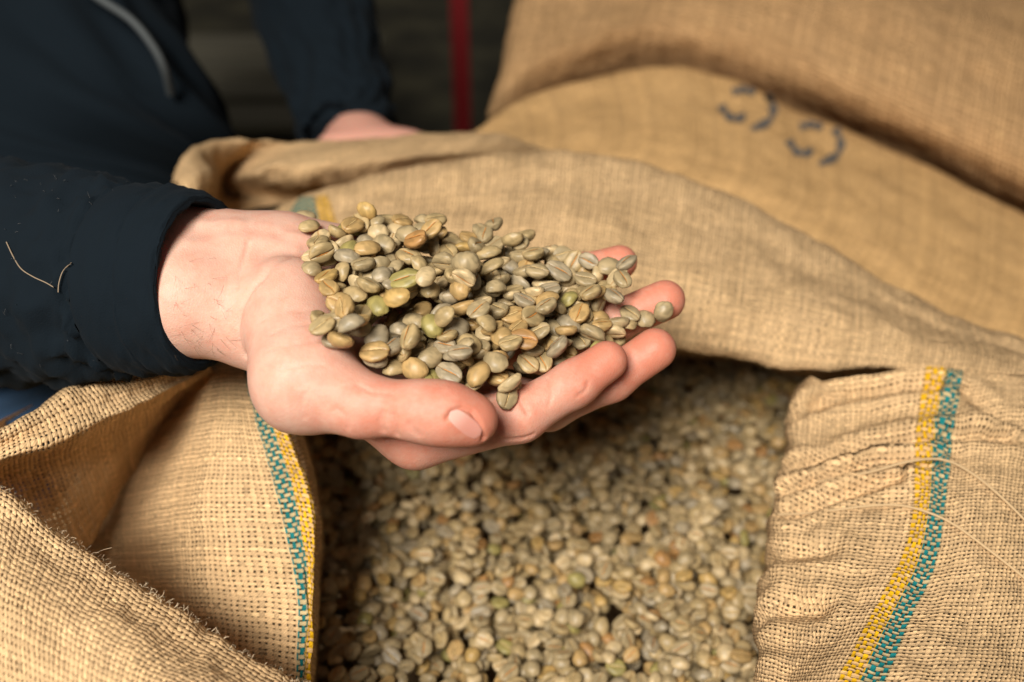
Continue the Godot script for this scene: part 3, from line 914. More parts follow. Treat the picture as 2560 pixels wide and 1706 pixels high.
func soften(net: Dictionary, rounds: int):
	var v: PackedVector3Array = net.vert
	var idx: PackedInt32Array = net.idx
	for r in rounds:
		var s := PackedVector3Array()
		s.resize(v.size())
		var n := PackedInt32Array()
		n.resize(v.size())
		for t in range(0, idx.size(), 3):
			for e in 3:
				var a := idx[t + e]
				var b := idx[t + (e + 1) % 3]
				s[a] += v[b]
				n[a] += 1
		for i in v.size():
			if n[i]: v[i] = v[i].lerp(s[i] / n[i], 0.5)
	net.vert = v


func smooth_normals(v: PackedVector3Array, idx: PackedInt32Array) -> PackedVector3Array:
	var n := PackedVector3Array()
	n.resize(v.size())
	for t in range(0, idx.size(), 3):
		var c := (v[idx[t + 2]] - v[idx[t]]).cross(v[idx[t + 1]] - v[idx[t]])
		n[idx[t]] += c
		n[idx[t + 1]] += c
		n[idx[t + 2]] += c
	for i in n.size():
		n[i] = n[i].normalized()
	return n


func march(d: Vector3, list: PackedInt32Array) -> Vector3:
	d = d.normalized()
	var s := 0.3
	for i in 60:
		var f := body_dist(EYE + d * s, list)
		s += f * 0.9
		if f < 0.00002 or s > 1.2:
			break
	return EYE + d * s


func body_normal(p: Vector3, list: PackedInt32Array) -> Vector3:
	var e := 0.0006
	return Vector3(body_dist(p + Vector3(e, 0, 0), list) - body_dist(p - Vector3(e, 0, 0), list), body_dist(p + Vector3(0, e, 0), list) - body_dist(p - Vector3(0, e, 0), list), body_dist(p + Vector3(0, 0, e), list) - body_dist(p - Vector3(0, 0, e), list)).normalized()


# ---------------------------------------------------------------- the person
var hand_net := {}
var heap_rim := []
var finger_tips := [Vector3(0.0543, 0.7156, -0.4323), Vector3(0.0735, 0.7119, -0.4028), Vector3(0.0655, 0.7053, -0.3714), Vector3(0.0424, 0.7119, -0.3540), Vector3(-0.0160, 0.7146, -0.3095)]

func person():
	var t := thing("person", "person in a dark navy sweatshirt holding out a cupped hand heaped with coffee beans", "person", Vector3(-0.4237, 0.4164, -0.7110))
	blend_in = PackedFloat32Array([0.014, 0.010, 0.005, 0.005, 0.005, 0.005])
	blend_out = PackedFloat32Array([0.001, 0.006, 0.006, 0.003, 0.003, 0.003])
	# 0: forearm and palm
	chain(0, [Vector3(-0.2312, 0.7086, -0.4456), Vector3(-0.1528, 0.7324, -0.4050), Vector3(-0.1267, 0.7306, -0.4061)], [0.0235, 0.0235, 0.020])
	chain(0, [Vector3(-0.2245, 0.7000, -0.4214), Vector3(-0.1476, 0.7260, -0.3809), Vector3(-0.1248, 0.7219, -0.3781)], [0.0235, 0.0235, 0.020])
	chain(0, [Vector3(-0.1140, 0.7146, -0.3730), Vector3(-0.0426, 0.6836, -0.3366)], [0.018, 0.0135])
	chain(0, [Vector3(-0.1180, 0.7216, -0.3877), Vector3(-0.0389, 0.6879, -0.3689)], [0.018, 0.0125])
	chain(0, [Vector3(-0.1200, 0.7257, -0.4003), Vector3(-0.0370, 0.6988, -0.3961)], [0.018, 0.012])
	chain(0, [Vector3(-0.1262, 0.7324, -0.4050), Vector3(-0.1071, 0.7307, -0.4111), Vector3(-0.0836, 0.7236, -0.4159), Vector3(-0.0360, 0.7086, -0.4200)], [0.0205, 0.018, 0.016, 0.011])
	# 1: ball of the thumb and the thumb
	chain(1, [Vector3(-0.1003, 0.7287, -0.3731), Vector3(-0.0859, 0.7190, -0.3297), Vector3(-0.0612, 0.7169, -0.3159), Vector3(-0.0369, 0.7181, -0.3107), Vector3(-0.0256, 0.7171, -0.3100), Vector3(-0.0157, 0.7139, -0.3102)], [0.0215, 0.0208, 0.0114, 0.0104, 0.0106, 0.0102])
	chain(1, [Vector3(-0.0774, 0.7116, -0.3379), Vector3(-0.0522, 0.6911, -0.3321)], [0.012, 0.010])
	chain(1, [Vector3(-0.0948, 0.7195, -0.3800), Vector3(-0.0724, 0.7104, -0.3553)], [0.016, 0.013])
	# 2..5: index, middle, ring, little finger
	chain(2, [Vector3(-0.0426, 0.6836, -0.3366), Vector3(0.0035, 0.6938, -0.3377), Vector3(0.0274, 0.7040, -0.3472), Vector3(0.0419, 0.7116, -0.3537)], [0.0148, 0.0112, 0.0098, 0.0090])
	chain(3, [Vector3(-0.0389, 0.6879, -0.3689), Vector3(0.0170, 0.6781, -0.3633), Vector3(0.0460, 0.6917, -0.3667), Vector3(0.0655, 0.7053, -0.3714)], [0.0135, 0.0106, 0.0098, 0.0098])
	chain(4, [Vector3(-0.0370, 0.6988, -0.3961), Vector3(0.0200, 0.6847, -0.3960), Vector3(0.0493, 0.7006, -0.4010), Vector3(0.0735, 0.7119, -0.4028)], [0.0125, 0.0104, 0.0098, 0.0098])
	chain(5, [Vector3(-0.0360, 0.7086, -0.4200), Vector3(0.0052, 0.6995, -0.4283), Vector3(0.0338, 0.7101, -0.4321), Vector3(0.0543, 0.7156, -0.4323)], [0.0115, 0.0092, 0.0086, 0.0087])
	var net := nets(0.00105)
	soften(net, 2)
	var every := all_bones()
	var v: PackedVector3Array = net.vert
	var nrm := smooth_normals(v, net.idx)
	# skin folds
	var folds := [
		[[Vector3(-0.1931, -0.4940, -0.8748), Vector3(-0.2259, -0.5048, -0.8673), Vector3(-0.2512, -0.5220, -0.8553), Vector3(-0.2687, -0.5399, -0.8427), Vector3(-0.2757, -0.5578, -0.8302), Vector3(-0.2749, -0.5757, -0.8176), Vector3(-0.2687, -0.5858, -0.8106)], 0.0008, 0.0016],
		[[Vector3(-0.1297, -0.6330, -0.7775), Vector3(-0.1327, -0.6395, -0.7730), Vector3(-0.1297, -0.6474, -0.7675)], 0.0005, 0.0012], [[Vector3(-0.1200, -0.6348, -0.7763), Vector3(-0.1187, -0.6431, -0.7705), Vector3(-0.1157, -0.6510, -0.7650)], 0.0005, 0.0012], [[Vector3(-0.1034, -0.6420, -0.7712), Vector3(-0.0991, -0.6474, -0.7675), Vector3(-0.0938, -0.6510, -0.7650)], 0.0004, 0.0012],
		[[Vector3(-0.2521, -0.5571, -0.8307), Vector3(-0.2128, -0.5492, -0.8362), Vector3(-0.1800, -0.5478, -0.8372)], 0.0003, 0.0009], [[Vector3(-0.2412, -0.5678, -0.8232), Vector3(-0.2084, -0.5600, -0.8287), Vector3(-0.1821, -0.5571, -0.8307)], 0.00035, 0.0009], [[Vector3(-0.2456, -0.5815, -0.8136), Vector3(-0.2128, -0.5757, -0.8176), Vector3(-0.1887, -0.5729, -0.8197)], 0.0003, 0.0009],
		[[Vector3(-0.2346, -0.5972, -0.8026), Vector3(-0.2084, -0.5936, -0.8051), Vector3(-0.1909, -0.5929, -0.8056)], 0.00025, 0.0009],
		[[Vector3(-0.3090, -0.4772, -0.8866), Vector3(-0.2784, -0.4761, -0.8874), Vector3(-0.2434, -0.4819, -0.8834), Vector3(-0.2084, -0.4880, -0.8791)], -0.0006, 0.0035], [[Vector3(-0.3221, -0.4933, -0.8753), Vector3(-0.2871, -0.4890, -0.8783), Vector3(-0.2521, -0.4905, -0.8773), Vector3(-0.2171, -0.4987, -0.8716)], -0.0005, 0.0035], [[Vector3(-0.2630, -0.4790, -0.8854), Vector3(-0.2346, -0.4844, -0.8816), Vector3(-0.2040, -0.4826, -0.8829)], 0.0006, 0.003],
		[[Vector3(-0.2652, -0.4933, -0.8753), Vector3(-0.2714, -0.5112, -0.8628), Vector3(-0.2762, -0.5292, -0.8503)], 0.0004, 0.0012], [[Vector3(-0.1778, -0.6295, -0.7800), Vector3(-0.1647, -0.6359, -0.7755), Vector3(-0.1647, -0.6456, -0.7687)], 0.0003, 0.001], [[Vector3(-0.1559, -0.6098, -0.7938), Vector3(-0.1428, -0.6151, -0.7901), Vector3(-0.1209, -0.6169, -0.7888)], 0.0003, 0.0010], [[Vector3(-0.2084, -0.6169, -0.7888), Vector3(-0.2128, -0.6259, -0.7825), Vector3(-0.2084, -0.6366, -0.7750)], 0.00025, 0.001], [[Vector3(0.0365, -0.6044, -0.7976), Vector3(0.0409, -0.6151, -0.7901), Vector3(0.0374, -0.6259, -0.7825)], 0.0003, 0.001], [[Vector3(-0.1428, -0.6617, -0.7574), Vector3(-0.1340, -0.6671, -0.7537), Vector3(-0.1375, -0.6717, -0.7504)], 0.0004, 0.001],
		[[Vector3(0.0059, -0.6151, -0.7901), Vector3(0.0094, -0.6241, -0.7838), Vector3(0.0155, -0.6330, -0.7775)], 0.0006, 0.0011], [[Vector3(-0.0116, -0.6553, -0.7620), Vector3(0.0059, -0.6545, -0.7625), Vector3(0.0212, -0.6510, -0.7650)], 0.0005, 0.001], [[Vector3(0.0663, -0.6187, -0.7875), Vector3(0.0737, -0.6151, -0.7901), Vector3(0.0767, -0.6080, -0.7951)], 0.0003, 0.001],
		[[Vector3(-0.0649, -0.6373, -0.7745), Vector3(-0.0597, -0.6313, -0.7788), Vector3(-0.0509, -0.6287, -0.7805), Vector3(-0.0400, -0.6323, -0.7780), Vector3(-0.0335, -0.6409, -0.7720), Vector3(-0.0282, -0.6545, -0.7625)], 0.0009, 0.0009]]
	for f in folds:
		var pts := []
		for d in f[0]:
			pts.append(march(d, every))
		var box := AABB(pts[0], Vector3.ZERO)
		for q in pts:
			box = box.expand(q)
		box = box.grow(f[2] * 3.0)
		for i in v.size():
			if not box.has_point(v[i]):
				continue
			var best := 1.0
			for k in pts.size() - 1:
				best = minf(best, v[i].distance_to(Geometry3D.get_closest_point_to_segment(v[i], pts[k], pts[k + 1])))
			v[i] -= nrm[i] * f[1] * 1.7 * exp(-best * best / (f[2] * f[2]))
	net.vert = v
	for k in heap_edge.size():
		var q := march(heap_edge[k] - EYE, every)
		heap_rim.append(q + Vector3(0, 0.004, 0) if (k >= 18 or k <= 2) and q.distance_to(heap_edge[k]) < 0.05 else heap_edge[k])
	nrm = smooth_normals(v, net.idx)
	var col := PackedColorArray()
	var knuckle := [Vector3(0.0035, 0.6938, -0.3377), Vector3(-0.0417, 0.6839, -0.3246), Vector3(-0.0478, 0.7185, -0.3061)]
	for i in v.size():
		var red := 0.0
		for q in finger_tips:
			red = maxf(red, exp(-pow(v[i].distance_to(q) / 0.03, 2.0)))
		for q in knuckle:
			red = maxf(red, 0.6 * exp(-pow(v[i].distance_to(q) / 0.03, 2.0)))
		var w := v[i] * 90.0
		red += 0.32 * grain.get_noise_3d(w.x, w.y, w.z) + 0.2 * grain.get_noise_3d(w.x * 4.0, w.y * 4.0, w.z * 4.0) + 0.12
		red = clampf(red, 0, 1)
		var c := Color(0.635, 0.38, 0.285).lerp(Color(0.575, 0.205, 0.13), red)
		col.append(c)
	hand_net = net
	var hair := SurfaceTool.new()
	hair.begin(Mesh.PRIMITIVE_TRIANGLES)
	for k in 46:
		var d: Vector3 = Vector3(-0.3461, -0.4933, -0.8753) + (Vector3(-0.2827, -0.4933, -0.8753) - Vector3(-0.3461, -0.4933, -0.8753)) * rng.randf() + (Vector3(-0.3461, -0.5829, -0.8126) - Vector3(-0.3461, -0.4933, -0.8753)) * sqrt(rng.randf())
		var at := march(d, every)
		var up := body_normal(at, every)
		var go := (Vector3(0.5, 0, 0.5) + Vector3(rng.randfn(), rng.randfn(), rng.randfn()) * 0.4).normalized() * rng.randf_range(0.004, 0.009)
		var bend := up.cross(go).normalized() * rng.randfn() * 0.002
		tube([at - up * 0.0002, at + go * 0.35 + up * 0.0006 + bend * 0.3, at + go * 0.7 + up * 0.0008 + bend * 0.8, at + go + up * 0.0006 + bend * 1.6], [0.00005, 0.00005, 0.00004, 0.00002], 3, hair)
	part("arm_hair", hair.commit(), M.hair, t).set_meta("kind", "stuff")
	part("hand", array_mesh(v, nrm, net.idx, null, col), M.skin, t)
	# thumb nail, laid over the tip
	nail_on(t, every)
	# the second hand, far behind, resting on the rim
	bone_a.clear(); bone_b.clear(); bone_ra.clear(); bone_rb.clear(); bone_g.clear()
	blend_in = PackedFloat32Array([0.02])
	blend_out = PackedFloat32Array([0.001])
	chain(0, [Vector3(-0.1423, 0.6147, -0.8499), Vector3(-0.1311, 0.6104, -0.7981)], [0.026, 0.026])
	for k in 4:
		chain(0, [Vector3(-0.1311, 0.6120, -0.7992), Vector3(-0.1475, 0.6230, -0.7703) + Vector3(0.022 * k, 0, 0), Vector3(-0.1476, 0.6066, -0.7466) + Vector3(0.023 * k, 0, 0)], [0.02, 0.012, 0.009])
	chain(0, [Vector3(-0.1311, 0.6120, -0.7992), Vector3(-0.1009, 0.6055, -0.7824)], [0.02, 0.011])
	var far := nets(0.004)
	var fc := PackedColorArray()
	fc.resize(far.vert.size())
	fc.fill(Color(0.60, 0.30, 0.22))
	part("hand", array_mesh(far.vert, smooth_normals(far.vert, far.idx), far.idx, null, fc), M.skin, t)
	clothes(t)


func cloth_points(o: MeshInstance3D) -> Array:
	return [o.mesh.surface_get_arrays(0)[Mesh.ARRAY_VERTEX], o.mesh.surface_get_arrays(0)[Mesh.ARRAY_INDEX]]


# the first point of a mesh that a line from the eye meets, lifted off it a little
func nearest_hit(on: Array, d: Vector3) -> Vector3:
	var v: PackedVector3Array = on[0]
	var idx: PackedInt32Array = on[1]
	var best := 1e9
	for t in range(0, idx.size(), 3):
		var off := v[idx[t]] - EYE
		if (off - d * off.dot(d)).length_squared() > 0.0004:
			continue
		var h = Geometry3D.ray_intersects_triangle(Vector3.ZERO, d, off * 1000.0, (v[idx[t + 1]] - EYE) * 1000.0, (v[idx[t + 2]] - EYE) * 1000.0)
		if h != null:
			best = minf(best, h.length() * 0.001)
	return EYE + d * ((best if best < 5.0 else 0.5) - 0.0014)


func nail_on(t: Node, every: PackedInt32Array):
	var vert := PackedVector3Array()
	var nu := 12
	var nv := 12
	# a rounded plate: long axis from the root to the free edge
	var mid := Vector3(-0.0470, -0.6420, -0.7712)
	var axis := Vector3(-0.0321, -0.6520, -0.7642) - Vector3(-0.0619, -0.6320, -0.7783)
	var cross := Vector3(-0.0540, -0.6481, -0.7670) - Vector3(-0.0400, -0.6359, -0.7755)
	for i in nu + 1:
		for j in nv + 1:
			var x := (float(i) / nu * 2.0 - 1.0) * 0.998
			var w := float(j) / nv * 2.0 - 1.0
			var lim := pow(1.0 - pow(absf(x), 2.6), 1.0 / 2.6)
			var q := march(mid + axis * 0.5 * x + cross * 0.44 * w * lim, every)
			var edge := maxf(absf(x), absf(w))
			vert.append(q + body_normal(q, every) * (0.0010 * (1.0 - pow(edge, 8.0)) - 0.0003))
	var idx := PackedInt32Array()
	for i in nu:
		for j in nv:
			var k := i * (nv + 1) + j
			idx.append_array(PackedInt32Array([k, k + nv + 1, k + 1, k + 1, k + nv + 1, k + nv + 2]))
	var n := PackedVector3Array()
	for q in vert:
		n.append(body_normal(q, every))
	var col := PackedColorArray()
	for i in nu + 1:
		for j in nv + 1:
			col.append(Color(0.68, 0.41, 0.335).lerp(Color(0.62, 0.27, 0.205), smoothstep(0.1, 0.55, float(i) / nu)))  # paler root half: pale lunula, with the highlight on the nail painted in
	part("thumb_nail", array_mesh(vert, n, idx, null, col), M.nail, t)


# rings: [centre, radius]; a sleeve with folds
func sleeve(rings: Array, flat: float, folds: float, seed_at: float, per := 10, sides := 72) -> ArrayMesh:
	var pts := []
	for r in rings:
		pts.append(r[0])
	var vert := PackedVector3Array()
	var n := (rings.size() - 1) * per
	for i in n + 1:
		var f := float(i) / per
		var k := mini(int(f), rings.size() - 2)
		var c := along(pts, float(i) / n)
		var ax := (along(pts, minf(float(i + 1) / n, 1.0)) - along(pts, maxf(float(i - 1) / n, 0.0))).normalized()
		if rings[k].size() > 2: ax = rings[k][2]
		var side := ax.cross(Vector3(0, 0.819, -0.574)).normalized()
		var up := side.cross(ax).normalized()
		var t := f - k
		t = t * t * (3.0 - 2.0 * t)
		var r := lerpf(rings[k][1], rings[k + 1][1], t)
		for j in sides + 1:
			var a := TAU * j / sides
			var q := Vector3(cos(a) * 2.2 + seed_at, sin(a) * 2.2, f * 0.9)
			var w := folds * (grain.get_noise_3d(q.x, q.y, q.z) + 0.5 * fine.get_noise_3d(q.x * 3.0, q.y * 3.0, q.z * 2.0))
			vert.append(c + (up * cos(a) + side * sin(a) * flat) * (r + w))
	var idx := PackedInt32Array()
	for i in n:
		for j in sides:
			var k := i * (sides + 1) + j
			idx.append_array(PackedInt32Array([k, k + 1, k + sides + 1, k + 1, k + sides + 2, k + sides + 1]))
	var nn := smooth_normals(vert, idx)
	for i in n + 1:   # close the seam of the ring
		var a := i * (sides + 1)
		nn[a] = (nn[a] + nn[a + sides]).normalized()
		nn[a + sides] = nn[a]
	return array_mesh(vert, nn, idx)


func clothes(t: Node):
	var ax := (Vector3(-0.1443, 0.7349, -0.3823) - Vector3(-0.2218, 0.7194, -0.4105)).normalized()
	var o := part("sleeve", sleeve([[Vector3(-0.3769, 0.6740, -0.5252), 0.070], [Vector3(-0.3118, 0.6908, -0.4759), 0.064], [Vector3(-0.2686, 0.6998, -0.4480), 0.058], [Vector3(-0.2351, 0.7078, -0.4317), 0.0545], [Vector3(-0.2063, 0.7153, -0.4174), 0.051], [Vector3(-0.1856, 0.7212, -0.4069), 0.0455], [Vector3(-0.1774, 0.7235, -0.4024), 0.041]], 0.85, 0.007, 0.0), M.navy, t)
	part("cuff", sleeve([[Vector3(-0.1838, 0.7222, -0.4052), 0.040, ax], [Vector3(-0.1797, 0.7231, -0.4033), 0.0445, ax], [Vector3(-0.1687, 0.7249, -0.3997), 0.0455, ax], [Vector3(-0.1598, 0.7268, -0.3961), 0.0437, ax], [Vector3(-0.1566, 0.7273, -0.3953), 0.0446, ax], [Vector3(-0.1479, 0.7298, -0.3909), 0.0425, ax], [Vector3(-0.1413, 0.7322, -0.3865), 0.0400, ax], [Vector3(-0.1397, 0.7328, -0.3857), 0.0375, ax], [Vector3(-0.1419, 0.7317, -0.3874), 0.0355, ax], [Vector3(-0.1639, 0.7258, -0.3979), 0.0355, ax]], 0.85, 0.0018, 4.0, 8), M.navy, o)
	var on: Array = cloth_points(o)
	for line in [[Vector3(-0.5084, -0.4919, -0.8763), Vector3(-0.5014, -0.5041, -0.8678), Vector3(-0.4935, -0.5141, -0.8608), Vector3(-0.4817, -0.5206, -0.8563), Vector3(-0.4686, -0.5256, -0.8528), Vector3(-0.4612, -0.5292, -0.8503)], [Vector3(-0.4314, -0.4847, -0.8814), Vector3(-0.4297, -0.4905, -0.8773), Vector3(-0.4332, -0.5005, -0.8703), Vector3(-0.4410, -0.5077, -0.8653), Vector3(-0.4511, -0.5155, -0.8598), Vector3(-0.4555, -0.5256, -0.8528), Vector3(-0.4563, -0.5335, -0.8472)]]:
		var pts := []
		for d in line:
			pts.append(nearest_hit(on, d.normalized()))
		var f := part("jute_fibre", tube(smooth_line(pts, 24), 0.00026, 5).commit(), M.sleeve_fibre, self)
		tag(f, "curved pale jute fibre clinging to the dark sleeve, " + ("near the elbow end" if taken["jute_fibre"] == 0 else "nearer the cuff"), "fibre", "jute fibres on the sleeve")
	var lint := SurfaceTool.new()
	lint.begin(Mesh.PRIMITIVE_TRIANGLES)
	for k in 60:
		var at := nearest_hit(on, (Vector3(-0.5101, -0.4360, -0.9155) + (Vector3(-0.3702, -0.4360, -0.9155) - Vector3(-0.5101, -0.4360, -0.9155)) * rng.randf() + (Vector3(-0.5101, -0.6008, -0.8001) - Vector3(-0.5101, -0.4360, -0.9155)) * rng.randf()).normalized())
		var dir := Vector3(rng.randfn(), rng.randfn(), rng.randfn()) * 0.0011
		tube([at, at + dir * 0.5 + Vector3(0, 0.0002, 0), at + dir], 0.0001, 3, lint)
	part("lint", lint.commit(), M.lint, o).set_meta("kind", "stuff")
	part("torso", sleeve([[Vector3(-0.5716, 0.8064, -1.2893), 0.17], [Vector3(-0.5273, 0.7312, -1.1513), 0.19], [Vector3(-0.4839, 0.6594, -1.0033), 0.175], [Vector3(-0.4419, 0.6145, -0.8864), 0.165], [Vector3(-0.4080, 0.5679, -0.8172), 0.16], [Vector3(-0.4049, 0.5030, -0.7961), 0.15]], 0.8, 0.02, 9.0), M.navy, t)
	part("sleeve", sleeve([[Vector3(-0.3020, 0.8107, -1.2557), 0.066], [Vector3(-0.2464, 0.7379, -1.1193), 0.066], [Vector3(-0.1999, 0.6902, -1.0004), 0.062], [Vector3(-0.1733, 0.6511, -0.9242), 0.056], [Vector3(-0.1549, 0.6273, -0.8648), 0.050], [Vector3(-0.1457, 0.6158, -0.8324), 0.045], [Vector3(-0.1452, 0.6139, -0.8274), 0.034], [Vector3(-0.1457, 0.6190, -0.8346), 0.032]], 0.9, 0.009, 17.0), M.navy, t)
	part("piping", tube(smooth_line([Vector3(-0.3479, 0.7598, -0.7989), Vector3(-0.3225, 0.7445, -0.7882), Vector3(-0.2971, 0.7306, -0.7785), Vector3(-0.2819, 0.7123, -0.7718), Vector3(-0.2759, 0.6935, -0.7708), Vector3(-0.2796, 0.6687, -0.7839)], 30), 0.0033, 8).commit(), M.piping, t)
	part("jeans", sleeve([[Vector3(-0.4182, 0.5013, -0.8316), 0.14], [Vector3(-0.3906, 0.5180, -0.6601), 0.11], [Vector3(-0.3535, 0.5507, -0.5243), 0.085], [Vector3(-0.3407, 0.5642, -0.4727), 0.075], [Vector3(-0.4285, 0.3743, -0.4985), 0.07]], 0.9, 0.01, 25.0), M.denim, t)


# ---------------------------------------------------------------- coffee beans
var bean_meshes := []
var seam_meshes := []
var tones := []

func make_bean(kind: int):
	var long := rng.randf_range(0.90, 1.12)
	var wide := rng.randf_range(0.92, 1.1)
	var high := rng.randf_range(0.88, 1.2)
	var bend := rng.randf_range(-0.12, 0.12)
	var egg := rng.randf_range(-0.16, 0.16)
	var groove := rng.randf_range(0.13, 0.24)
	var curl := rng.randf_range(0.04, 0.12) * (1.0 if rng.randf() < 0.5 else -1.0)
	var seed_at := kind * 13.7
	var rows := 18
	var ring := 44
	var vert := PackedVector3Array()
	var col := PackedColorArray()
	for i in rows + 1:
		var la := PI * i / rows
		var x := -cos(la)
		var rr := sin(la)
		for j in ring:
			# closer steps round the middle of the flat face
			var u := float(j) / ring * 2.0 - 1.0
			var ang := PI * (0.26 * u + 0.74 * u * u * u) - PI / 2.0
			var y := sin(ang) * rr
			var z := cos(ang) * rr
			var mid := curl * sin(x * 2.4)
			if y < 0.0:
				var rho := sqrt(maxf(1.0 - y * y, 0.0))
				y = -0.40 * pow(maxf(1.0 - pow(rho, 4.0), 0.0), 0.45)
				var gz := (z - mid) / 0.055
				var gv := (z - mid) / 0.22
				var e := clampf((1.0 - x * x) * 1.6, 0.0, 1.0)
				y += groove * (0.75 * exp(-gz * gz) + 0.35 * exp(-gv * gv)) * e
			else:
				y = y * (1.0 - 0.06 * x * x)
			var q := Vector3(x * 1.3 + seed_at, y * 1.3, z * 1.3)
			var bump := 1.0 + 0.11 * grain.get_noise_3d(q.x, q.y, q.z) + 0.03 * fine.get_noise_3d(q.x * 4.0, q.y * 4.0, q.z * 4.0)
			vert.append(Vector3(x * 0.0057 * long, (y - bend * (x * x - 0.3)) * 0.0038 * high, z * 0.0046 * wide * (1.0 + egg * x)) * bump)
			# silverskin patches and bare grey skin
			var s := smoothstep(-0.08, 0.06, grain.get_noise_3d(q.x * 0.8 + 40.0, q.y * 0.8, q.z * 0.8))
			var c := Color(1.0, 1.0, 1.0).lerp(Color(0.72, 0.735, 0.74), s * 0.9)
			if y < 0.02 and absf(z - mid) < 0.05:
				c = c.lerp(Color(0.62, 0.46, 0.30), 0.7)
			var d := 1.0 + 0.10 * fine.get_noise_3d(q.x * 5.0, q.y * 5.0, q.z * 5.0)
			col.append(Color(c.r * d, c.g * d, c.b * d))
	var idx := PackedInt32Array()
	for i in rows:
		for j in ring:
			var a := i * ring + j
			var b := i * ring + (j + 1) % ring
			idx.append_array(PackedInt32Array([a, b, a + ring, b, b + ring, a + ring]))
	bean_meshes.append(array_mesh(vert, smooth_normals(vert, idx), idx, null, col))
	# the thin skin left in the seam
	var sv := PackedVector3Array()
	var si := PackedInt32Array()
	var steps := 16
	var from := rng.randf_range(-0.8, -0.5)
	var to := rng.randf_range(0.4, 0.8)
	for k in steps + 1:
		var x := lerpf(from, to, float(k) / steps)
		var mid := curl * sin(x * 2.4)
		var half := (0.035 + 0.08 * absf(fine.get_noise_1d(k * 0.9 + seed_at))) * sqrt(maxf(1.0 - pow(2.0 * k / steps - 1.0, 2.0), 0.02))
		var y := -0.40 * pow(maxf(1.0 - pow(x * x + mid * mid, 2.0), 0.02), 0.45) + 0.35 * groove * clampf((1.0 - x * x) * 1.6, 0, 1) - 0.02
		for s in [-1.0, 1.0]:
			sv.append(Vector3(x * 0.0057 * long, (y - bend * (x * x - 0.3) + 0.03 * fine.get_noise_1d(k * 1.7 + s * 40.0)) * 0.0038 * high, (mid + s * half) * 0.0046 * wide * (1.0 + egg * x)))
	for k in steps:
		var a := k * 2
		si.append_array(PackedInt32Array([a, a + 1, a + 2, a + 1, a + 3, a + 2]))
	var sn := PackedVector3Array()
	sn.resize(sv.size())
	sn.fill(Vector3(0, -1, 0))
	seam_meshes.append(array_mesh(sv, sn, si))


# a pile: heights on a grid, beans dropped on it one by one
var pile := PackedFloat32Array()
var pile_n := Vector2i()
var pile_lo := Vector2()
const CELL := 0.0013


func pile_begin(lo: Vector2, hi: Vector2, level: float):
	pile_lo = lo
	pile_n = Vector2i(((hi - lo) / CELL).ceil())
	pile.resize(pile_n.x * pile_n.y)
	pile.fill(level)


func pile_at(x: float, z: float) -> float:
	var i := clampi(int((x - pile_lo.x) / CELL), 0, pile_n.x - 1)
	var j := clampi(int((z - pile_lo.y) / CELL), 0, pile_n.y - 1)
	return pile[i * pile_n.y + j]


# lowest and highest heights of an oriented ellipsoid over the grid; returns the height of its middle where it comes to rest
func rest(x: float, z: float, Q: Basis, settle: bool, sink: float) -> float:
	# Q: inverse shape; surface: d.Q.d = 1
	var a := Q.y.y
	var reach := 0.0066
	var i0 := maxi(int((x - reach - pile_lo.x) / CELL), 0)
	var i1 := mini(int((x + reach - pile_lo.x) / CELL) + 1, pile_n.x - 1)
	var j0 := maxi(int((z - reach - pile_lo.y) / CELL), 0)
	var j1 := mini(int((z + reach - pile_lo.y) / CELL) + 1, pile_n.y - 1)
	var y := -9.0
	for i in range(i0, i1 + 1):
		var dx := pile_lo.x + (i + 0.5) * CELL - x
		for j in range(j0, j1 + 1):
			var dz := pile_lo.y + (j + 0.5) * CELL - z
			var b := Q.x.y * dx + Q.z.y * dz
			var c := Q.x.x * dx * dx + 2.0 * Q.x.z * dx * dz + Q.z.z * dz * dz - 1.0
			var disc := b * b - a * c
			if disc <= 0.0:
				continue
			var low := (-b - sqrt(disc)) / a
			y = maxf(y, pile[i * pile_n.y + j] - low)
	if settle:
		y -= sink
		for i in range(i0, i1 + 1):
			var dx := pile_lo.x + (i + 0.5) * CELL - x
			for j in range(j0, j1 + 1):
				var dz := pile_lo.y + (j + 0.5) * CELL - z
				var b := Q.x.y * dx + Q.z.y * dz
				var c := Q.x.x * dx * dx + 2.0 * Q.x.z * dx * dz + Q.z.z * dz * dz - 1.0
				var disc := b * b - a * c
				if disc > 0.0:
					var at := i * pile_n.y + j
					pile[at] = maxf(pile[at], y + (-b + sqrt(disc)) / a)
	return y


func shape_inverse(r: Basis) -> Basis:
	var d := Basis.from_scale(Vector3(1.0 / pow(0.0055, 2.0), 1.0 / pow(0.0028, 2.0), 1.0 / pow(0.0044, 2.0)))
	return r * d * r.transposed()


func random_pose() -> Basis:
	var yaw := rng.randf() * TAU
	var roll := rng.randfn() * 0.38
	var what := rng.randf()
	if what < 0.52: roll += PI
	elif what > 0.89: roll += PI / 2.0 * (1.0 if rng.randf() < 0.5 else -1.0)
	return Basis(Vector3.UP, yaw) * Basis(Vector3(0, 0, 1), rng.randfn() * 0.3) * Basis(Vector3(1, 0, 0), roll)


var placed := []    # {t: Transform3D, in_hand: bool}

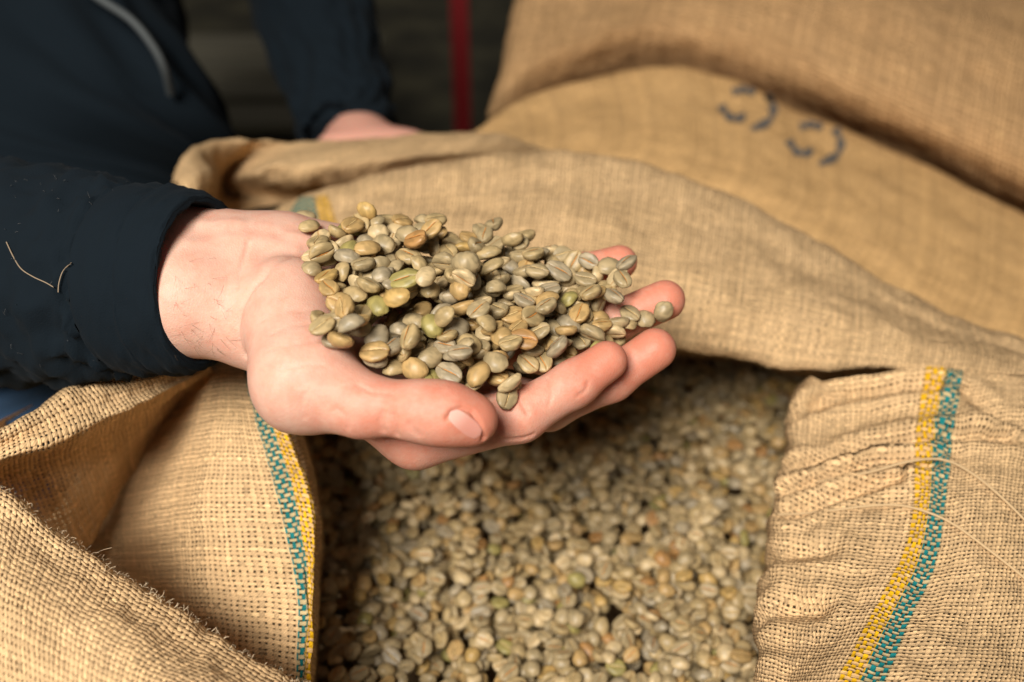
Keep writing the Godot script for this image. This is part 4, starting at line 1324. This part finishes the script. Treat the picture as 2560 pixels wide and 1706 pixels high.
func drop_bean(x: float, z: float, spread: float, tries: int, sink: float, in_hand: bool) -> Dictionary:
	var r := random_pose()
	var size := rng.randf_range(0.84, 1.06) if in_hand else rng.randf_range(0.84, 1.05)
	var Q := shape_inverse(r) * (1.0 / (size * size))
	var bx := x
	var bz := z
	var by := 9.0
	for k in tries:
		var tx := x + rng.randfn() * spread
		var tz := z + rng.randfn() * spread
		var y := rest(tx, tz, Q, false, 0)
		if y < by:
			by = y
			bx = tx
			bz = tz
	by = rest(bx, bz, Q, true, sink)
	var b := {"t": Transform3D(r * (size * 1.02), Vector3(bx, by + 0.0004, bz)), "hand": in_hand, "seen": 0, "kind": rng.randi() % 16, "tone": pick_tone()}
	placed.append(b)
	return b


func pick_tone() -> int:
	var x := rng.randf()
	if x < 0.29: return 0
	if x < 0.54: return 1
	if x < 0.69: return 2
	if x < 0.82: return 3
	if x < 0.92: return 4
	if x < 0.955: return 5
	if x < 0.978: return 6
	return 7


var heap_edge := [Vector3(-0.0967, 0.7359, -0.4171), Vector3(-0.0845, 0.7341, -0.4220), Vector3(-0.0693, 0.7342, -0.4270), Vector3(-0.0484, 0.7314, -0.4299), Vector3(-0.0358, 0.7260, -0.4286), Vector3(-0.0165, 0.7228, -0.4299), Vector3(0.0160, 0.7195, -0.4313), Vector3(0.0332, 0.7196, -0.4277), Vector3(0.0422, 0.7163, -0.4157), Vector3(0.0549, 0.7139, -0.4017), Vector3(0.0556, 0.7114, -0.3866), Vector3(0.0485, 0.7121, -0.3749), Vector3(0.0261, 0.7143, -0.3666), Vector3(0.0121, 0.7127, -0.3521), Vector3(-0.0021, 0.7093, -0.3363), Vector3(-0.0157, 0.7156, -0.3297), Vector3(-0.0353, 0.7228, -0.3286), Vector3(-0.0533, 0.7245, -0.3299), Vector3(-0.0777, 0.7247, -0.3312), Vector3(-0.0819, 0.7304, -0.3499), Vector3(-0.0811, 0.7347, -0.3638), Vector3(-0.0911, 0.7393, -0.3780), Vector3(-0.0869, 0.7416, -0.3894), Vector3(-0.0910, 0.7441, -0.4009), Vector3(-0.0900, 0.7451, -0.4114)]


func beans():
	tones = [["grey-green", Color(0.42, 0.325, 0.18)], ["khaki", Color(0.47, 0.35, 0.175)], ["pale", Color(0.62, 0.475, 0.265)], ["tan", Color(0.49, 0.325, 0.135)], ["grey", Color(0.385, 0.315, 0.205)], ["yellow", Color(0.54, 0.36, 0.13)], ["olive-green", Color(0.35, 0.295, 0.10)], ["rusty brown", Color(0.43, 0.235, 0.085)]]
	for t in tones:
		t[1] = Color(t[1].r * 0.91, t[1].g * 0.875, t[1].b * 0.825)
	for k in 16:
		make_bean(k)
	# --- the handful
	var lo := Vector2(1e9, 1e9)
	var hi := -lo
	var poly := PackedVector2Array()
	for q in heap_rim:
		poly.append(Vector2(q.x, q.z))
		lo = lo.min(Vector2(q.x, q.z))
		hi = hi.max(Vector2(q.x, q.z))
	lo -= Vector2(0.03, 0.03)
	hi += Vector2(0.03, 0.03)
	pile_begin(lo, hi, 0.55)
	for q in hand_net.vert:
		var i := int((q.x - pile_lo.x) / CELL)
		var j := int((q.z - pile_lo.y) / CELL)
		if i >= 0 and j >= 0 and i < pile_n.x and j < pile_n.y:
			for w in [[0, 0], [1, 0], [0, 1]]:
				var at: int = mini(i + w[0], pile_n.x - 1) * pile_n.y + mini(j + w[1], pile_n.y - 1)
				pile[at] = maxf(pile[at], q.y)
	var spots := []
	for i in range(0, pile_n.x, 3):
		for j in range(0, pile_n.y, 3):
			var q := lo + Vector2(i, j) * CELL
			if not Geometry2D.is_point_in_polygon(q, poly):
				continue
			var wsum := 0.0
			var ysum := 0.0
			var near := 1.0
			for k in heap_rim.size():
				var a: Vector3 = heap_rim[k]
				var dd := q.distance_to(Vector2(a.x, a.z))
				var w := 1.0 / (dd * dd + 1e-6)
				wsum += w
				ysum += w * a.y
				near = minf(near, q.distance_to(Geometry2D.get_closest_point_to_segment(q, poly[k], poly[(k + 1) % poly.size()])))
			var rise := clampf(near / 0.028, 0.0, 1.0)
			spots.append([q, maxf(ysum / wsum + 0.0045 * sin(rise * PI / 2.0), pile_at(q.x, q.y) + 0.0078 * minf(1.0, 0.6 + near / 0.012)), maxf(pile_at(q.x, q.y), ysum / wsum - 0.016)])
			# nothing is built deep inside the heap
			var floor_at: float = ysum / wsum - 0.016
			for a in 3:
				for b in 3:
					var at: int = mini(i + a, pile_n.x - 1) * pile_n.y + mini(j + b, pile_n.y - 1)
					pile[at] = maxf(pile[at], floor_at)
	var misses := 0
	while misses < 420 and placed.size() < 1100:
		var s: Array = spots[rng.randi() % spots.size()]
		for k in 14:   # the deepest of a few spots fills first
			var o: Array = spots[rng.randi() % spots.size()]
			if o[1] - pile_at(o[0].x, o[0].y) > s[1] - pile_at(s[0].x, s[0].y): s = o
		if pile_at(s[0].x, s[0].y) > s[1] - 0.0032:
			misses += 1
			continue
		misses = 0
		drop_bean(s[0].x, s[0].y, 0.0016, 5, 0.0007, true)
	# no bare skin left inside the heap's outline
	for s in spots:
		if pile_at(s[0].x, s[0].y) < s[2] + 0.0008:
			drop_bean(s[0].x, s[0].y, 0.0008, 3, 0.0007, true)
	for w in [[Vector3(0.0705, 0.7152, -0.3880), Basis(Vector3.RIGHT, 1.5) * Basis(Vector3.UP, 1.2)], [Vector3(-0.0996, 0.7451, -0.4236), Basis(Vector3.UP, 0.4)], [Vector3(0.0624, 0.7087, -0.3908), Basis(Vector3.UP, 2.4)]]:
		placed.append({"t": Transform3D(w[1], w[0]), "hand": true, "seen": 0, "kind": rng.randi() % 16, "tone": pick_tone()})
	# --- the sack
	pile_begin(Vector2(-0.28, -0.86), Vector2(0.37, -0.20), BEAN_LEVEL - 0.012)
	for i in pile_n.x:
		for j in pile_n.y:
			var x := pile_lo.x + i * CELL
			var z := pile_lo.y + j * CELL
			pile[i * pile_n.y + j] += 0.008 * grain.get_noise_2d(x * 9.0, z * 9.0)
	for k in 14000:
		drop_bean(rng.randf_range(-0.27, 0.36), rng.randf_range(-0.85, -0.21), 0.0025, 3, 0.0009, false)
	var bed := BoxMesh.new()
	bed.size = Vector3(0.8, 0.02, 0.66)
	look()
	var order := placed.duplicate()
	order.sort_custom(func(a, b): return a.seen > b.seen)
	var single := order.slice(0, 300)
	commit_beans(single, order.slice(300))


# how much of each bean the camera sees, on a coarse grid
func look():
	var W := 640
	var H := 426
	var depth := PackedFloat32Array()
	depth.resize(W * H)
	depth.fill(9.0)
	var who := PackedInt32Array()
	who.resize(W * H)
	who.fill(-1)
	var view := Transform3D(Basis(Vector3.RIGHT, deg_to_rad(-35)), EYE).affine_inverse()
	var f := W / 2.0 / 0.5146
	for g in blockers:
		splat(g.p, view, depth, W, H, f, 4)
	splat(hand_net.vert, view, depth, W, H, f, 1)
	for n in placed.size():
		var t: Transform3D = placed[n].t
		var q := view * t.origin
		var d := -q.z
		var r := 0.0046 / d * f
		var cx := W / 2.0 + q.x / d * f
		var cy := H / 2.0 - q.y / d * f
		if cx < -9 or cy < -9 or cx > W + 9 or cy > H + 9: continue
		for y in range(maxi(int(cy - r), 0), mini(int(cy + r) + 1, H)):
			for x in range(maxi(int(cx - r), 0), mini(int(cx + r) + 1, W)):
				var e := (Vector2(x + 0.5 - cx, y + 0.5 - cy) / r).length_squared()
				if e > 1.0: continue
				var dd := d - 0.003 * sqrt(1.0 - e)
				if dd < depth[y * W + x]:
					depth[y * W + x] = dd
					who[y * W + x] = n
	for k in W * H:
		if who[k] >= 0:
			placed[who[k]].seen += 1


func splat(pts: PackedVector3Array, view: Transform3D, depth: PackedFloat32Array, W: int, H: int, f: float, r: int):
	for p in pts:
		var q := view * p
		var d := -q.z
		var cx := int(W / 2.0 + q.x / d * f)
		var cy := int(H / 2.0 - q.y / d * f)
		for y in range(maxi(cy - r, 0), mini(cy + r + 1, H)):
			for x in range(maxi(cx - r, 0), mini(cx + r + 1, W)):
				depth[y * W + x] = minf(depth[y * W + x], d)


func nth(n: int) -> String:
	var w := ["first", "second", "third", "fourth", "fifth", "sixth", "seventh", "eighth", "ninth", "tenth", "eleventh", "twelfth", "thirteenth", "fourteenth", "fifteenth", "sixteenth", "seventeenth", "eighteenth", "nineteenth", "twentieth"]
	return w[n] if n < 20 else "%dst" % (n + 1) if n % 10 == 0 else "%dnd" % (n + 1) if n % 10 == 1 else "%drd" % (n + 1) if n % 10 == 2 else "%dth" % (n + 1)


func commit_beans(single: Array, rest_of: Array):
	var mats := []
	for t in tones:
		var m := plain_mat(t[1], 0.46, true)
		m.resource_name = "bean_" + t[0].replace("-", "_").replace(" ", "_")
		m.metallic_specular = 0.45
		mats.append(m)
	M.seam = plain_mat(Color(0.50, 0.20, 0.04), 0.7)
	M.seam_pale = plain_mat(Color(0.60, 0.42, 0.18), 0.7)
	# what sets each apart: tone, which side is up, and how near it lies to a landmark
	var marks := [["the thumb tip", finger_tips[4]], ["the index fingertip", finger_tips[3]], ["the middle fingertip", finger_tips[2]], ["the ring fingertip", finger_tips[1]], ["the little fingertip", finger_tips[0]], ["the thumb base", heap_edge[18]], ["the wrist", heap_edge[21]], ["the heap crest", heap_edge[2]], ["the heap middle", Vector3(-0.0149, 0.7281, -0.3739)]]
	var sack_marks := [["the striped roll", Vector3(0.1403, 0.5332, -0.3656)], ["the striped wall", Vector3(-0.1050, 0.5332, -0.3656)], ["the near end", Vector3(0.0167, 0.5197, -0.3195)], ["the shade under the hand", Vector3(0.0324, 0.5472, -0.4364)]]
	var by := {}
	for b in single:
		var t: Transform3D = b.t
		var best := 9.0
		for m in (marks if b.hand else sack_marks):
			var d := t.origin.distance_to(m[1])
			if d < best:
				best = d
				b.near = m[0]
		b.far = best
		var s := (-t.basis.y.normalized()).dot((EYE - t.origin).normalized())
		b.side = "seam up" if s > 0.35 else "back up" if s < -0.35 else "on edge"
		var key: String = "%s|%s|%s|%s" % [b.tone, b.side, b.near, b.hand]
		if not by.has(key): by[key] = []
		by[key].append(b)
	for key in by:
		var list: Array = by[key]
		list.sort_custom(func(x, y): return x.far < y.far)
		for k in list.size():
			var b: Dictionary = list[k]
			var where := "in hand" if b.hand else "in sack"
			var rank: String = "nearest" if k == 0 else nth(k) + " nearest"
			b.label = "%s bean %s, %s, %s to %s" % [tones[b.tone][0], where, b.side, rank, b.near] if list.size() > 1 else "%s bean %s, %s, by %s" % [tones[b.tone][0], where, b.side, b.near]
	for b in single:
		var o := MeshInstance3D.new()
		o.name = numbered("coffee_bean")
		o.mesh = bean_meshes[b.kind]
		o.material_override = mats[b.tone]
		add_child(o)
		o.transform = b.t
		tag(o, b.label, "coffee bean", "green coffee beans heaped in the hand" if b.hand else "green coffee beans in the open sack")
		if b.side != "back up":
			var s := MeshInstance3D.new()
			s.name = "seam"
			s.mesh = seam_meshes[b.kind]
			s.material_override = M.seam if (b.kind + b.tone) % 2 == 0 else M.seam_pale
			o.add_child(s)
	# all the others: one mass, a few shapes
	var white := plain_mat(Color.WHITE, 0.46, true)
	white.metallic_specular = 0.45
	var mass := Node3D.new()
	mass.name = "coffee_bean_mass"
	add_child(mass)
	mass.set_meta("kind", "stuff")
	tag(mass, "mass of green coffee beans filling the open sack and lying under the handful", "coffee beans")
	for kind in 4:
		var mine := rest_of.filter(func(b): return b.kind % 4 == kind)
		var mm := MultiMesh.new()
		mm.transform_format = MultiMesh.TRANSFORM_3D
		mm.use_colors = true
		mm.mesh = bean_meshes[kind]
		mm.instance_count = mine.size()
		for i in mine.size():
			mm.set_instance_transform(i, mine[i].t)
			var c: Color = tones[mine[i].tone][1]
			mm.set_instance_color(i, c)
		var mi := MultiMeshInstance3D.new()
		mi.name = "loose_bean"
		mi.multimesh = mm
		mi.material_override = white
		mass.add_child(mi, true)
		mi.set_meta("kind", "stuff")
